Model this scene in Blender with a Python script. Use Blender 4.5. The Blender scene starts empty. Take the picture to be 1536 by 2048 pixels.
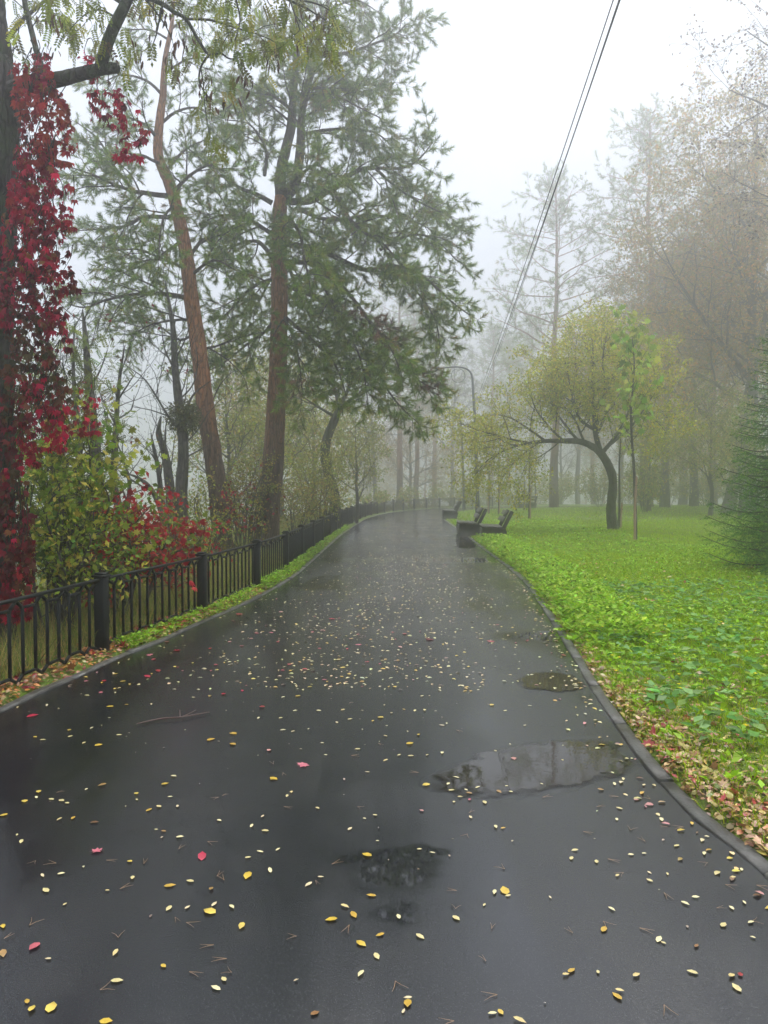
import bpy, math, random
import numpy as np
from mathutils import Vector, Matrix

# ---------------------------------------------------------------- camera, sky, sun, exposure
scene = bpy.context.scene
COL = scene.collection
F_PX = 1540.0                     # focal length in pixels of the 1536 x 2048 photograph
CAM_H = 1.60
PITCH = math.atan(50.0 / F_PX)    # looking slightly down: the horizon lies above the centre
cam_data = bpy.data.cameras.new('camera')
cam = bpy.data.objects.new('camera', cam_data)
COL.objects.link(cam)
cam.location = (0, 0, CAM_H)
cam.rotation_euler = (math.pi / 2 - PITCH, 0, 0)
cam_data.sensor_fit = 'HORIZONTAL'
cam_data.sensor_width = 36.0
cam_data.lens = 36.0 * F_PX / 1536.0
cam_data.clip_start = 0.05
cam_data.clip_end = 2000
scene.camera = cam

world = bpy.data.worlds.new('World')
scene.world = world
world.use_nodes = True
wn = world.node_tree.nodes
wl = world.node_tree.links
wn.clear()
w_out = wn.new('ShaderNodeOutputWorld')
w_bg = wn.new('ShaderNodeBackground')
w_sky = wn.new('ShaderNodeTexSky')
w_sky.sky_type = 'NISHITA'
w_sky.sun_disc = False
SUN_EL, SUN_ROT = math.radians(70), math.radians(35)     # the brighter part of the cloud, ahead and to the right
w_sky.sun_elevation = SUN_EL
w_sky.sun_rotation = SUN_ROT
w_sky.air_density = 1.0
w_sky.dust_density = 4.0
w_mix = wn.new('ShaderNodeMixRGB')          # cloud cover: an even white veil over the clear sky
w_mix.inputs[0].default_value = 0.9
w_mix.inputs[2].default_value = (3.82, 4.1, 4.62, 1)
wl.new(w_sky.outputs[0], w_mix.inputs[1])
wl.new(w_mix.outputs[0], w_bg.inputs[0])
w_bg.inputs[1].default_value = 0.12
wl.new(w_bg.outputs[0], w_out.inputs[0])

sun_data = bpy.data.lights.new('sun', 'SUN')
sun_data.energy = 1.5
sun_data.angle = math.radians(45)
sun_data.color = (1.0, 0.98, 0.95)
sun = bpy.data.objects.new('sun', sun_data)
COL.objects.link(sun)
sun.rotation_euler = Vector((math.sin(SUN_ROT) * math.cos(SUN_EL), math.cos(SUN_ROT) * math.cos(SUN_EL), math.sin(SUN_EL))).to_track_quat('Z', 'Y').to_euler()

scene.view_settings.view_transform = 'Standard'
scene.view_settings.look = 'None'
scene.view_settings.gamma = 1.0
scene.view_settings.use_curve_mapping = False
scene.view_settings.exposure = 1.15
cy = scene.cycles
cy.use_denoising = True
cy.use_adaptive_sampling = True
cy.adaptive_threshold = 0.03
cy.max_bounces = 6
cy.diffuse_bounces = 3
cy.glossy_bounces = 3
cy.transmission_bounces = 4
cy.volume_bounces = 2
cy.caustics_reflective = False
cy.caustics_refractive = False
HAZE_DENSITY, HAZE_G, HAZE_TOP = 0.0122, 0.84, 34.0

rnd = random.Random(7)
rng = np.random.default_rng(11)

# ---------------------------------------------------------------- pixels to places
CP, SP = math.cos(PITCH), math.sin(PITCH)
def ray(px, py):
    u, v = (px - 768) / F_PX, (1024 - py) / F_PX
    return Vector((u, CP + v * SP, v * CP - SP))      # y is depth
def P(px, py, d):
    r = ray(px, py)
    return Vector((0, 0, CAM_H)) + r * (d / r.y)
def G(px, py, z=0.0):
    r = ray(px, py)
    t = (z - CAM_H) / r.z
    return Vector((r.x * t, r.y * t, z))

# ---------------------------------------------------------------- mesh helpers
class Geo:
    """collects vertices, triangles, quads and a tint per vertex"""
    def __init__(self):
        self.v, self.t, self.q, self.c, self.n = [], [], [], [], 0
    def add(self, V, tris=None, quads=None, tint=(1, 1, 1)):
        V = np.asarray(V, dtype=np.float32).reshape(-1, 3)
        self.v.append(V)
        if tris is not None and len(tris): self.t.append(np.asarray(tris, dtype=np.int32).reshape(-1, 3) + self.n)
        if quads is not None and len(quads): self.q.append(np.asarray(quads, dtype=np.int32).reshape(-1, 4) + self.n)
        c = np.asarray(tint, dtype=np.float32)
        if c.ndim == 1: c = np.tile(c, (len(V), 1))
        self.c.append(c)
        self.n += len(V)
        return self
    def mesh(self, name, mat, smooth=False):
        V = np.concatenate(self.v); C = np.concatenate(self.c)
        T = np.concatenate(self.t) if self.t else np.zeros((0, 3), np.int32)
        Q = np.concatenate(self.q) if self.q else np.zeros((0, 4), np.int32)
        me = bpy.data.meshes.new(name)
        me.vertices.add(len(V)); me.vertices.foreach_set('co', V.ravel())
        loops = np.concatenate([T.ravel(), Q.ravel()]).astype(np.int32)
        me.loops.add(len(loops)); me.loops.foreach_set('vertex_index', loops)
        starts = np.concatenate([np.arange(len(T)) * 3, len(T) * 3 + np.arange(len(Q)) * 4]).astype(np.int32)
        me.polygons.add(len(starts)); me.polygons.foreach_set('loop_start', starts)
        if smooth: me.polygons.foreach_set('use_smooth', np.ones(len(starts), dtype=bool))
        at = me.attributes.new('tint', 'FLOAT_COLOR', 'POINT')
        at.data.foreach_set('color', np.hstack([C, np.ones((len(C), 1), np.float32)]).astype(np.float32).ravel())
        me.materials.append(mat)
        me.update(calc_edges=True)
        return me
    def obj(self, name, mat, parent=None, smooth=False):
        return link(name, self.mesh(name, mat, smooth), parent)

def link(name, data, parent=None):
    o = bpy.data.objects.new(name, data)
    COL.objects.link(o)
    if parent is not None: o.parent = parent
    return o
def tag(o, label=None, cat=None, group=None, kind=None):
    if label: o['label'] = label
    if cat: o['category'] = cat
    if group: o['group'] = group
    if kind: o['kind'] = kind
    return o
def thing(name, label, cat, loc=(0, 0, 0), rz=0.0, group=None):
    o = link(name, None)
    o.location = loc; o.rotation_euler = (0, 0, rz)
    return tag(o, label, cat, group)
def copy_tree(o, parent=None):
    c = o.copy(); COL.objects.link(c); c.parent = parent
    for ch in o.children: copy_tree(ch, c)
    return c

def box(g, c, s, rot=None, bev=0.0, tint=(1, 1, 1)):
    """box with chamfered edges, centre c, size s"""
    hx, hy, hz = s[0] / 2, s[1] / 2, s[2] / 2
    if bev <= 0:
        V = np.array([(x, y, z) for x in (-hx, hx) for y in (-hy, hy) for z in (-hz, hz)])
        Q = [(0, 1, 3, 2), (4, 6, 7, 5), (0, 4, 5, 1), (2, 3, 7, 6), (0, 2, 6, 4), (1, 5, 7, 3)]
        T = None
    else:
        b = min(bev, hx * .9, hy * .9, hz * .9)
        V, idx = [], {}
        for sx in (-1, 1):
            for sy in (-1, 1):
                for sz in (-1, 1):
                    for a in range(3):
                        p = [sx * (hx - b), sy * (hy - b), sz * (hz - b)]
                        p[a] = (sx, sy, sz)[a] * (hx, hy, hz)[a]
                        idx[(sx, sy, sz, a)] = len(V); V.append(p)
        V = np.array(V); Q, T = [], []
        def face(l):
            ctr = V[l].mean(0); nrm = np.cross(V[l[1]] - V[l[0]], V[l[2]] - V[l[0]])
            return l if nrm.dot(ctr) > 0 else l[::-1]
        for a in range(3):
            o1, o2 = [(1, 2), (0, 2), (0, 1)][a]
            for s1 in (-1, 1):
                l = []
                for u, w in ((-1, -1), (1, -1), (1, 1), (-1, 1)):
                    k = [0, 0, 0]; k[a] = s1; k[o1] = u; k[o2] = w
                    l.append(idx[(*k, a)])
                Q.append(face(l))
            for u in (-1, 1):
                for w in (-1, 1):
                    k0 = [0, 0, 0]; k0[a] = -1; k0[o1] = u; k0[o2] = w
                    k1 = list(k0); k1[a] = 1
                    Q.append(face([idx[(*k0, o1)], idx[(*k1, o1)], idx[(*k1, o2)], idx[(*k0, o2)]]))
        for sx in (-1, 1):
            for sy in (-1, 1):
                for sz in (-1, 1):
                    T.append(face([idx[(sx, sy, sz, a)] for a in range(3)]))
    if rot is not None: V = V @ np.array(rot.to_3x3().transposed())
    g.add(V + np.array(c), T, Q, tint)

def bar(g, p0, p1, w, h, bev=0.0, tint=(1, 1, 1), up=Vector((0, 0, 1))):
    """rectangular bar from p0 to p1, w across, h along 'up'"""
    p0, p1 = Vector(p0), Vector(p1)
    x = (p1 - p0); L = x.length; x.normalize()
    y = up.cross(x)
    if y.length < 1e-3: y = Vector((0, 1, 0)).cross(x)
    y.normalize(); z = x.cross(y)
    m = Matrix((x, y, z)).transposed()
    box(g, (p0 + p1) / 2, (L, w, h), m, bev, tint)

def tube(g, pts, rad, sides=6, tint=(1, 1, 1), wob=0.0, cap=True):
    pts = np.asarray([tuple(p) for p in pts], dtype=np.float64); n = len(pts)
    rad = np.asarray(rad, dtype=np.float64)
    tan = np.gradient(pts, axis=0)
    tan /= np.linalg.norm(tan, axis=1)[:, None] + 1e-9
    mt = tan.mean(0)
    ref = np.array([1.0, 0, 0]) if abs(mt[0]) < 0.6 * np.linalg.norm(mt) + 1e-9 else np.array([0, 1.0, 0])
    u = np.cross(tan, ref); u /= np.linalg.norm(u, axis=1)[:, None] + 1e-9
    v = np.cross(tan, u)
    a = np.arange(sides) * 2 * np.pi / sides
    r = rad[:, None] * np.ones((1, sides))
    if wob: r = r * (1 + wob * (rng.random((n, sides)) - .5) * 2)
    V = pts[:, None, :] + r[..., None] * (np.cos(a)[None, :, None] * u[:, None, :] + np.sin(a)[None, :, None] * v[:, None, :])
    i = np.arange(n - 1)[:, None] * sides; j = np.arange(sides)[None, :]; j2 = (j + 1) % sides
    Q = np.stack([i + j, i + j2, i + sides + j2, i + sides + j], -1).reshape(-1, 4)
    V = V.reshape(-1, 3); T = []
    if cap:
        V = np.vstack([V, pts[-1:] + tan[-1:] * rad[-1] * .3]); e = len(V) - 1; b = (n - 1) * sides
        T = [(b + k, b + (k + 1) % sides, e) for k in range(sides)]
    g.add(V, T, Q, tint)

def catmull(pts, rad, per=4):
    pts = [Vector(p) for p in pts]; P2, R2 = [], []
    n = len(pts)
    for i in range(n - 1):
        a = pts[max(i - 1, 0)]; b = pts[i]; c = pts[i + 1]; d = pts[min(i + 2, n - 1)]
        for k in range(per):
            t = k / per
            P2.append(0.5 * ((2 * b) + (c - a) * t + (2 * a - 5 * b + 4 * c - d) * t * t + (3 * b - a - 3 * c + d) * t ** 3))
            R2.append(rad[i] * (1 - t) + rad[i + 1] * t)
    P2.append(pts[-1]); R2.append(rad[-1])
    return P2, R2

def frames(D, roll=None):
    """rotation matrices whose y axis follows D, rolled at random"""
    D = np.asarray(D, dtype=np.float64).reshape(-1, 3)
    D = D / (np.linalg.norm(D, axis=1)[:, None] + 1e-9)
    n = len(D)
    ref = np.tile(np.array([0, 0, 1.0]), (n, 1)); ref[np.abs(D[:, 2]) > .95] = (1, 0, 0)
    x = np.cross(D, ref); x /= np.linalg.norm(x, axis=1)[:, None] + 1e-9
    z = np.cross(x, D)
    if roll is not None:
        c, s = np.cos(roll)[:, None], np.sin(roll)[:, None]
        x, z = x * c + z * s, z * c - x * s
    return np.stack([x, D, z], axis=2)
def scatter(g, tv, tf, pos, rot, scale, tint):
    """copies of a template (vertices tv, faces tf) at pos / rot / scale"""
    tv = np.asarray(tv, dtype=np.float64); tf = np.asarray(tf)
    N, k = len(pos), len(tv)
    if N == 0: return
    scale = np.asarray(scale, dtype=np.float64)
    S = scale[:, None] if scale.ndim == 1 else scale
    V = np.einsum('nij,nkj->nki', rot, tv[None] * S[:, None, :] if S.shape[1] == 3 else tv[None] * S[:, :, None]) + np.asarray(pos)[:, None, :]
    Fc = (tf[None] + (np.arange(N) * k)[:, None, None]).reshape(-1, tf.shape[1])
    C = np.repeat(np.asarray(tint, dtype=np.float32), k, axis=0)
    if tf.shape[1] == 3: g.add(V.reshape(-1, 3), Fc, None, C)
    else: g.add(V.reshape(-1, 3), None, Fc, C)
def palette(n, cols, weights=None, jit=0.18):
    cols = np.asarray(cols, dtype=np.float64)
    w = None if weights is None else np.asarray(weights, float) / np.sum(weights)
    c = cols[rng.choice(len(cols), n, p=w)]
    return np.clip(c * (1 + jit * rng.standard_normal((n, 1))) * (1 + .08 * rng.standard_normal((n, 3))), 0.002, .9)

# leaf templates: base at the origin, tip along +y
LEAF4_V = [(0, 0, 0), (-.27, .42, .06), (0, .45, -.03), (.27, .42, .06), (0, 1, -.06)]
LEAF4_F = [(0, 2, 1), (0, 3, 2), (1, 2, 4), (2, 3, 4)]
OVAL_V = [(0, 0, 0), (-.2, .22, .03), (-.23, .6, .04), (0, 1, -.02), (.23, .6, .04), (.2, .22, .03)]
OVAL_F = [(0, 5, 1), (1, 5, 4), (1, 4, 2), (2, 4, 3)]
RHOMB_V = [(0, 0, 0), (-.3, .5, .08), (0, 1, 0), (.3, .5, .08)]
RHOMB_F = [(0, 3, 1), (1, 3, 2)]
def maple_template():
    tips = [(0, .12), (-.32, .0), (-.22, .22), (-.62, .35), (-.34, .48), (-.42, .8), (-.16, .68), (0, 1.05),
            (.16, .68), (.42, .8), (.34, .48), (.62, .35), (.22, .22), (.32, .0)]
    V = [(0, .38, -.03)] + [(x, y, .05 * abs(x) + .05 * math.sin(9 * y)) for x, y in tips]
    n = len(tips)
    return V, [(0, 1 + (i + 1) % n, 1 + i) for i in range(n)]
MAPLE_V, MAPLE_F = maple_template()
def creeper_template():
    V, Fc = [], []
    for a, s in ((-1.15, .62), (-.55, .92), (0, 1.0), (.55, .92), (1.15, .62)):
        o = len(V); c, sn = math.cos(a), math.sin(a)
        for x, y, z in LEAF4_V:
            x *= .85
            V.append(((x * c + y * sn) * s, (y * c - x * sn) * s, z * s - .35 * (y * s) ** 2))
        Fc += [tuple(i + o for i in f) for f in LEAF4_F]
    return V, Fc
CREEP_V, CREEP_F = creeper_template()
def pinnate_template(n=6):
    V, Fc = [], []
    def lf(bx, by, ang, L):
        o = len(V); c, s = math.cos(ang), math.sin(ang)
        for x, y, z in RHOMB_V:
            x *= .85 * L; y *= L
            V.append((bx + x * c + y * s, by + y * c - x * s, z * L - .12 * (by + y * c) ** 2))
        Fc.extend(tuple(i + o for i in f) for f in RHOMB_F)
    for i in range(n):
        y = .15 + .75 * i / n
        lf(0, y, 1.15, .24); lf(0, y, -1.15, .24)
    lf(0, .9, 0, .24)
    o = len(V); V.extend([(-.008, 0, 0), (.008, 0, 0), (.005, .92, -.1), (-.005, .92, -.1)]); Fc.extend([(o, o + 1, o + 2), (o, o + 2, o + 3)])
    return V, Fc
PINN_V, PINN_F = pinnate_template()
def tuft_template(n=20, seed=1, spread=(0.25, 1.25)):
    r = random.Random(seed); V, Fc = [], []
    for i in range(n):
        th = r.uniform(*spread); ph = r.uniform(0, 2 * math.pi); L = r.uniform(.7, 1.0)
        d = Vector((math.sin(th) * math.cos(ph), math.cos(th), math.sin(th) * math.sin(ph)))
        w = d.cross(Vector((r.uniform(-1, 1), r.uniform(-1, 1), r.uniform(-1, 1)))).normalized() * .033
        b = Vector((0, r.uniform(-.3, .3), 0))
        o = len(V); V += [tuple(b - w), tuple(b + w), tuple(b + d * L)]; Fc.append((o, o + 1, o + 2))
    return V, Fc
TUFT_V, TUFT_F = tuft_template(24, 1, (.1, 1.5))

# ---------------------------------------------------------------- materials
def new_mat(name):
    m = bpy.data.materials.new(name); m.use_nodes = True
    nt = m.node_tree; nt.nodes.clear()
    out = nt.nodes.new('ShaderNodeOutputMaterial')
    return m, nt, out
def node(nt, t, **kw):
    n = nt.nodes.new(t)
    for k, v in kw.items():
        if k.startswith('i_'): n.inputs[int(k[2:])].default_value = v
        else: setattr(n, k, v)
    return n
def principled(nt, out, col=(.5, .5, .5), rough=.5, spec=.5, metal=0.0):
    b = nt.nodes.new('ShaderNodeBsdfPrincipled')
    b.inputs['Base Color'].default_value = (*col, 1)
    b.inputs['Roughness'].default_value = rough
    b.inputs['Specular IOR Level'].default_value = spec
    b.inputs['Metallic'].default_value = metal
    nt.links.new(b.outputs[0], out.inputs[0])
    return b
def objcoord(nt, scale=(1, 1, 1)):
    tc = nt.nodes.new('ShaderNodeTexCoord'); mp = nt.nodes.new('ShaderNodeMapping')
    mp.inputs['Scale'].default_value = scale
    nt.links.new(tc.outputs['Object'], mp.inputs[0])
    return mp.outputs[0]
def noise(nt, co, scale, detail=4, rough=.6):
    n = nt.nodes.new('ShaderNodeTexNoise')
    n.inputs['Scale'].default_value = scale; n.inputs['Detail'].default_value = detail; n.inputs['Roughness'].default_value = rough
    nt.links.new(co, n.inputs['Vector'])
    return n.outputs[0]
def ramp(nt, fac, stops):
    r = nt.nodes.new('ShaderNodeValToRGB')
    e = r.color_ramp.elements
    while len(e) < len(stops): e.new(.5)
    for i, (p, c) in enumerate(stops):
        e[i].position = p; e[i].color = (*c, 1) if len(c) == 3 else c
    nt.links.new(fac, r.inputs[0])
    return r.outputs[0]
def mixc(nt, fac, a, b, mode='MIX'):
    m = nt.nodes.new('ShaderNodeMixRGB'); m.blend_type = mode
    for s, k in ((fac, 0), (a, 1), (b, 2)):
        if hasattr(s, 'is_linked'): nt.links.new(s, m.inputs[k])
        else: m.inputs[k].default_value = s if k == 0 else (*s, 1)
    return m.outputs[0]
def math_n(nt, op, a, b=None, clamp=False):
    m = nt.nodes.new('ShaderNodeMath'); m.operation = op; m.use_clamp = clamp
    for s, k in ((a, 0), (b, 1)):
        if s is None: continue
        if hasattr(s, 'is_linked'): nt.links.new(s, m.inputs[k])
        else: m.inputs[k].default_value = s
    return m.outputs[0]
def bump(nt, h, b, strength=.5, dist=.02):
    n = nt.nodes.new('ShaderNodeBump'); n.inputs['Strength'].default_value = strength; n.inputs['Distance'].default_value = dist
    nt.links.new(h, n.inputs['Height']); nt.links.new(n.outputs[0], b.inputs['Normal'])

def leaf_mat(name, trans=.3, rough=.45, spec=.35):
    m, nt, out = new_mat(name)
    at = node(nt, 'ShaderNodeAttribute', attribute_name='tint')
    b = principled(nt, out, rough=rough, spec=spec)
    nt.links.new(at.outputs['Color'], b.inputs['Base Color'])
    if trans > 0:
        tr = nt.nodes.new('ShaderNodeBsdfTranslucent'); mx = nt.nodes.new('ShaderNodeMixShader')
        mx.inputs[0].default_value = trans
        nt.links.new(at.outputs['Color'], tr.inputs[0])
        nt.links.new(b.outputs[0], mx.inputs[1]); nt.links.new(tr.outputs[0], mx.inputs[2])
        nt.links.new(mx.outputs[0], out.inputs[0])
    return m
def bark_mat(name, c0, c1, c2=None, z0=3.0, z1=6.0, moss=0.0):
    m, nt, out = new_mat(name)
    b = principled(nt, out, rough=.75, spec=.3)
    co = objcoord(nt, (1, 1, .22))
    v = nt.nodes.new('ShaderNodeTexVoronoi'); v.inputs['Scale'].default_value = 16; v.feature = 'DISTANCE_TO_EDGE'
    wv = nt.nodes.new('ShaderNodeMixRGB'); wv.inputs[0].default_value = .12
    nz = nt.nodes.new('ShaderNodeTexNoise'); nz.inputs['Scale'].default_value = 9
    nt.links.new(co, nz.inputs['Vector']); nt.links.new(co, wv.inputs[1]); nt.links.new(nz.outputs['Color'], wv.inputs[2])
    nt.links.new(wv.outputs[0], v.inputs['Vector'])
    n1 = noise(nt, co, 12, 6)
    col = mixc(nt, ramp(nt, n1, [(.35, (0, 0, 0)), (.7, (1, 1, 1))]), c0, c1)
    if c2 is not None:                       # the smooth orange upper bark of a pine
        tc = nt.nodes.new('ShaderNodeTexCoord'); sx = nt.nodes.new('ShaderNodeSeparateXYZ')
        nt.links.new(tc.outputs['Object'], sx.inputs[0])
        zz = math_n(nt, 'ADD', sx.outputs[2], math_n(nt, 'MULTIPLY', noise(nt, objcoord(nt, (3, 3, .6)), 2, 3), 4.0))
        mr = nt.nodes.new('ShaderNodeMapRange'); mr.inputs[1].default_value = z0 + 2; mr.inputs[2].default_value = z1 + 2
        nt.links.new(zz, mr.inputs[0])
        col = mixc(nt, mr.outputs[0], col, mixc(nt, n1, tuple(x * .6 for x in c2), tuple(min(1, x * 1.25) for x in c2)))
    crack = ramp(nt, v.outputs[0], [(.0, (.35, .35, .35)), (.12, (1, 1, 1))])
    col = mixc(nt, 1.0, col, crack, 'MULTIPLY')
    if moss > 0:
        col = mixc(nt, math_n(nt, 'MULTIPLY', ramp(nt, noise(nt, objcoord(nt), 5, 4), [(.45, (0, 0, 0)), (.65, (1, 1, 1))]), moss), col, (.045, .075, .018))
    nt.links.new(col, b.inputs['Base Color'])
    h = math_n(nt, 'ADD', ramp(nt, v.outputs[0], [(0, (0, 0, 0)), (.2, (1, 1, 1))]), n1)
    bump(nt, h, b, .9, .02)
    return m
def plain_mat(name, c0, c1, rough=.5, spec=.5, metal=0.0, scale=20, bst=.2, coat=0.0):
    m, nt, out = new_mat(name)
    b = principled(nt, out, rough=rough, spec=spec, metal=metal)
    n1 = noise(nt, objcoord(nt), scale, 5)
    nt.links.new(mixc(nt, n1, c0, c1), b.inputs['Base Color'])
    rr = math_n(nt, 'ADD', math_n(nt, 'MULTIPLY', n1, .35), rough - .17)
    nt.links.new(rr, b.inputs['Roughness'])
    b.inputs['Coat Weight'].default_value = coat
    if bst: bump(nt, n1, b, bst, .01)
    return m

M = {}
M['needle'] = leaf_mat('pine_needles', .25, .6, .1)
M['leaf'] = leaf_mat('leaves', .4, .55, .12)
M['wetleaf'] = leaf_mat('wet_leaves', .1, .3, .5)
M['grass'] = leaf_mat('grass_blades', .4, .6, .06)
M['pine_bark'] = bark_mat('pine_bark', (.075, .048, .034), (.16, .10, .07), (.38, .15, .06), 2.2, 4.6)
M['pine_limb'] = bark_mat('pine_limb_bark', (.05, .04, .034), (.12, .085, .065))
M['dark_bark'] = bark_mat('dark_bark', (.022, .019, .015), (.065, .055, .042), moss=.7)
M['grey_bark'] = bark_mat('grey_bark', (.05, .045, .038), (.12, .105, .09), moss=.25)
M['iron'] = plain_mat('black_iron', (.002, .003, .0025), (.007, .010, .008), .5, .25, 0, 60, .15)
M['kerb'] = plain_mat('kerb_concrete', (.06, .06, .055), (.14, .137, .122), .4, .4, 0, 35, .5)
def vary_by_object(m, lo=.65, hi=1.25):
    """each stone a slightly different tone"""
    nt = m.node_tree; b = next(n for n in nt.nodes if n.type == 'BSDF_PRINCIPLED'); l = b.inputs['Base Color'].links[0]; src = l.from_socket
    oi = nt.nodes.new('ShaderNodeObjectInfo'); mr = nt.nodes.new('ShaderNodeMapRange'); mr.inputs[3].default_value = lo; mr.inputs[4].default_value = hi
    nt.links.new(oi.outputs['Random'], mr.inputs[0])
    st = ramp(nt, noise(nt, objcoord(nt), 4, 6), [(.4, (.5, .48, .42)), (.6, (1, 1, 1))])
    nt.links.new(mixc(nt, 1.0, mixc(nt, 1.0, src, st, 'MULTIPLY'), mr.outputs[0], 'MULTIPLY'), b.inputs['Base Color'])
vary_by_object(M['kerb'])
M['bench_wood'] = plain_mat('wet_dark_wood', (.02, .018, .014), (.05, .044, .035), .35, .5, 0, 30, .3)
M['bench_side'] = plain_mat('bench_end', (.014, .013, .011), (.04, .036, .03), .4, .45, 0, 18, .3)
M['galv'] = plain_mat('galvanised_steel', (.035, .045, .05), (.07, .08, .085), .45, .5, .4, 30, .1)
M['cable'] = plain_mat('cable', (.012, .012, .012), (.02, .02, .02), .5)
M['stake'] = plain_mat('stake_wood', (.28, .17, .12), (.42, .28, .2), .7, .3, 0, 25, .3)
M['twig'] = plain_mat('wet_twig', (.05, .02, .012), (.1, .045, .03), .4)

# ================================================================ SETTING
# ---------------------------------------------------------------- path edges (asphalt sides), from near to far
def poly_resample(pts, step):
    p, _ = catmull([Vector((x, y, 0)) for x, y in pts], [0] * len(pts), 8)
    p = np.array([(v.x, v.y) for v in p]); s = np.concatenate([[0], np.cumsum(np.linalg.norm(np.diff(p, axis=0), axis=1))])
    n = int(s[-1] / step); q = np.linspace(0, s[-1], n + 1)
    return np.stack([np.interp(q, s, p[:, 0]), np.interp(q, s, p[:, 1])], 1)
def gxy(px, py):
    g = G(px, py); return (g.x, g.y)
LEFT_PTS = [(-3.3, -8), (-3.1, -2), (-2.93, 2.5)] + [gxy(*p) for p in ((12, 1421), (156, 1355), (250, 1312), (332, 1280), (398, 1249), (488, 1210), (547, 1179), (600, 1145))] + \
           [(-1.5, 19.6), (-1.36, 27), (-1.1, 34), (-.75, 40), (.05, 46), (1.3, 51), (3.3, 56), (6.5, 61), (12, 65), (22, 69)]
RIGHT_PTS = [(1.62, -8), (1.6, -2), (1.585, 1.5)] + [gxy(*p) for p in ((1509, 1735), (1409, 1661), (1355, 1606), (1282, 1526), (1230, 1452), (1179, 1375), (1142, 1312), (1085, 1218), (1035, 1152))] + \
            [(2.56, 20.4), (2.72, 27), (2.85, 34), (3.0, 40), (3.6, 45.5), (4.8, 50), (7.0, 54), (10, 57), (15, 60), (24, 64)]
EDGE_L = poly_resample(LEFT_PTS, .2)
EDGE_R = poly_resample(RIGHT_PTS, .2)
def x_left(y): return np.interp(y, EDGE_L[:, 1], EDGE_L[:, 0])
def x_right(y): return np.interp(y, EDGE_R[:, 1], EDGE_R[:, 0])
def dist_to(edge, X, Y):
    """signed distance to an edge line, positive to the right of its direction"""
    e = edge[::3]; best = np.full(X.shape, 1e9); sg = np.zeros(X.shape)
    for a, b in zip(e[:-1], e[1:]):
        d = b - a; L2 = d @ d
        t = np.clip(((X - a[0]) * d[0] + (Y - a[1]) * d[1]) / L2, 0, 1)
        dx, dy = X - a[0] - t * d[0], Y - a[1] - t * d[1]
        r = dx * dx + dy * dy
        m = r < best
        best = np.where(m, r, best); sg = np.where(m, np.sign(d[1] * dx - d[0] * dy), sg)
    return np.sqrt(best) * sg
def sstep(a, b, x):
    t = np.clip((x - a) / (b - a), 0, 1); return t * t * (3 - 2 * t)
def wave(X, Y):
    return (np.sin(X * .31 + 1.3) * np.cos(Y * .23) + .5 * np.sin(X * .9 - Y * .7) + .3 * np.sin(X * 2.1 + Y * 1.7))
def ground_z(X, Y):
    X = np.asarray(X, float); Y = np.asarray(Y, float)
    dl, dr = -dist_to(EDGE_L, X, Y), dist_to(EDGE_R, X, Y)     # dl > 0 left of the path, dr > 0 right of it
    z = np.full(X.shape, -.07)
    zr = -.07 + .10 * sstep(.03, .17, dr) + sstep(.5, 6, dr) * (.05 * wave(X, Y) + .06) + .004 * np.clip(dr - 8, 0, 60)
    z = np.where(dr > 0, zr, z)
    soft = 1 - .72 * sstep(34, 52, Y)
    drop = np.clip(dl - 2.9, 0, 60); drop = np.where(drop < 2, drop * drop / 4, drop - 1) * .62 * soft
    zl = -.07 + .10 * sstep(.03, .17, dl) + .02 * wave(X, Y) * sstep(.4, 2, dl) - drop
    z = np.where(dl > 0, zl, z)
    return np.maximum(z, -13.0)
def gz1(x, y): return float(ground_z(np.array([x]), np.array([y]))[0])

# ---------------------------------------------------------------- ground sheet
def ground_material():
    m, nt, out = new_mat('soil_and_turf')
    b = principled(nt, out, rough=.8, spec=.3)
    co = objcoord(nt)
    n1, n2, n3 = noise(nt, co, .8, 6), noise(nt, co, 9, 6), noise(nt, co, 60, 4)
    turf = mixc(nt, n2, (.08, .14, .012), (.17, .26, .025))
    soil = mixc(nt, n3, (.03, .022, .014), (.10, .07, .04))
    col = mixc(nt, ramp(nt, math_n(nt, 'ADD', math_n(nt, 'MULTIPLY', n1, .5), math_n(nt, 'MULTIPLY', n2, .5)), [(.52, (0, 0, 0)), (.64, (1, 1, 1))]), turf, soil)
    nt.links.new(col, b.inputs['Base Color'])
    bump(nt, math_n(nt, 'ADD', n2, n3), b, .7, .04)
    return m
gx = np.concatenate([np.linspace(-320, -40, 15)[:-1], np.linspace(-40, -9, 32)[:-1], np.linspace(-9, 12, 141)[:-1], np.linspace(12, 45, 34)[:-1], np.linspace(45, 320, 14)])
gy = np.concatenate([np.linspace(-60, -8, 10)[:-1], np.linspace(-8, 60, 160)[:-1], np.linspace(60, 110, 26)[:-1], np.linspace(110, 420, 16)])
GX, GY = np.meshgrid(gx, gy)
GZ = ground_z(GX, GY)
nx, ny = len(gx), len(gy)
ii = (np.arange(ny - 1)[:, None] * nx + np.arange(nx - 1)[None]).ravel()
g = Geo(); g.add(np.stack([GX, GY, GZ], -1).reshape(-1, 3), None, np.stack([ii, ii + 1, ii + nx + 1, ii + nx], -1))
ground = g.obj('ground', ground_material(), smooth=True)
tag(ground, 'grassy park ground rising as lawn beside the path and falling away as a bank', kind='structure')
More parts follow.
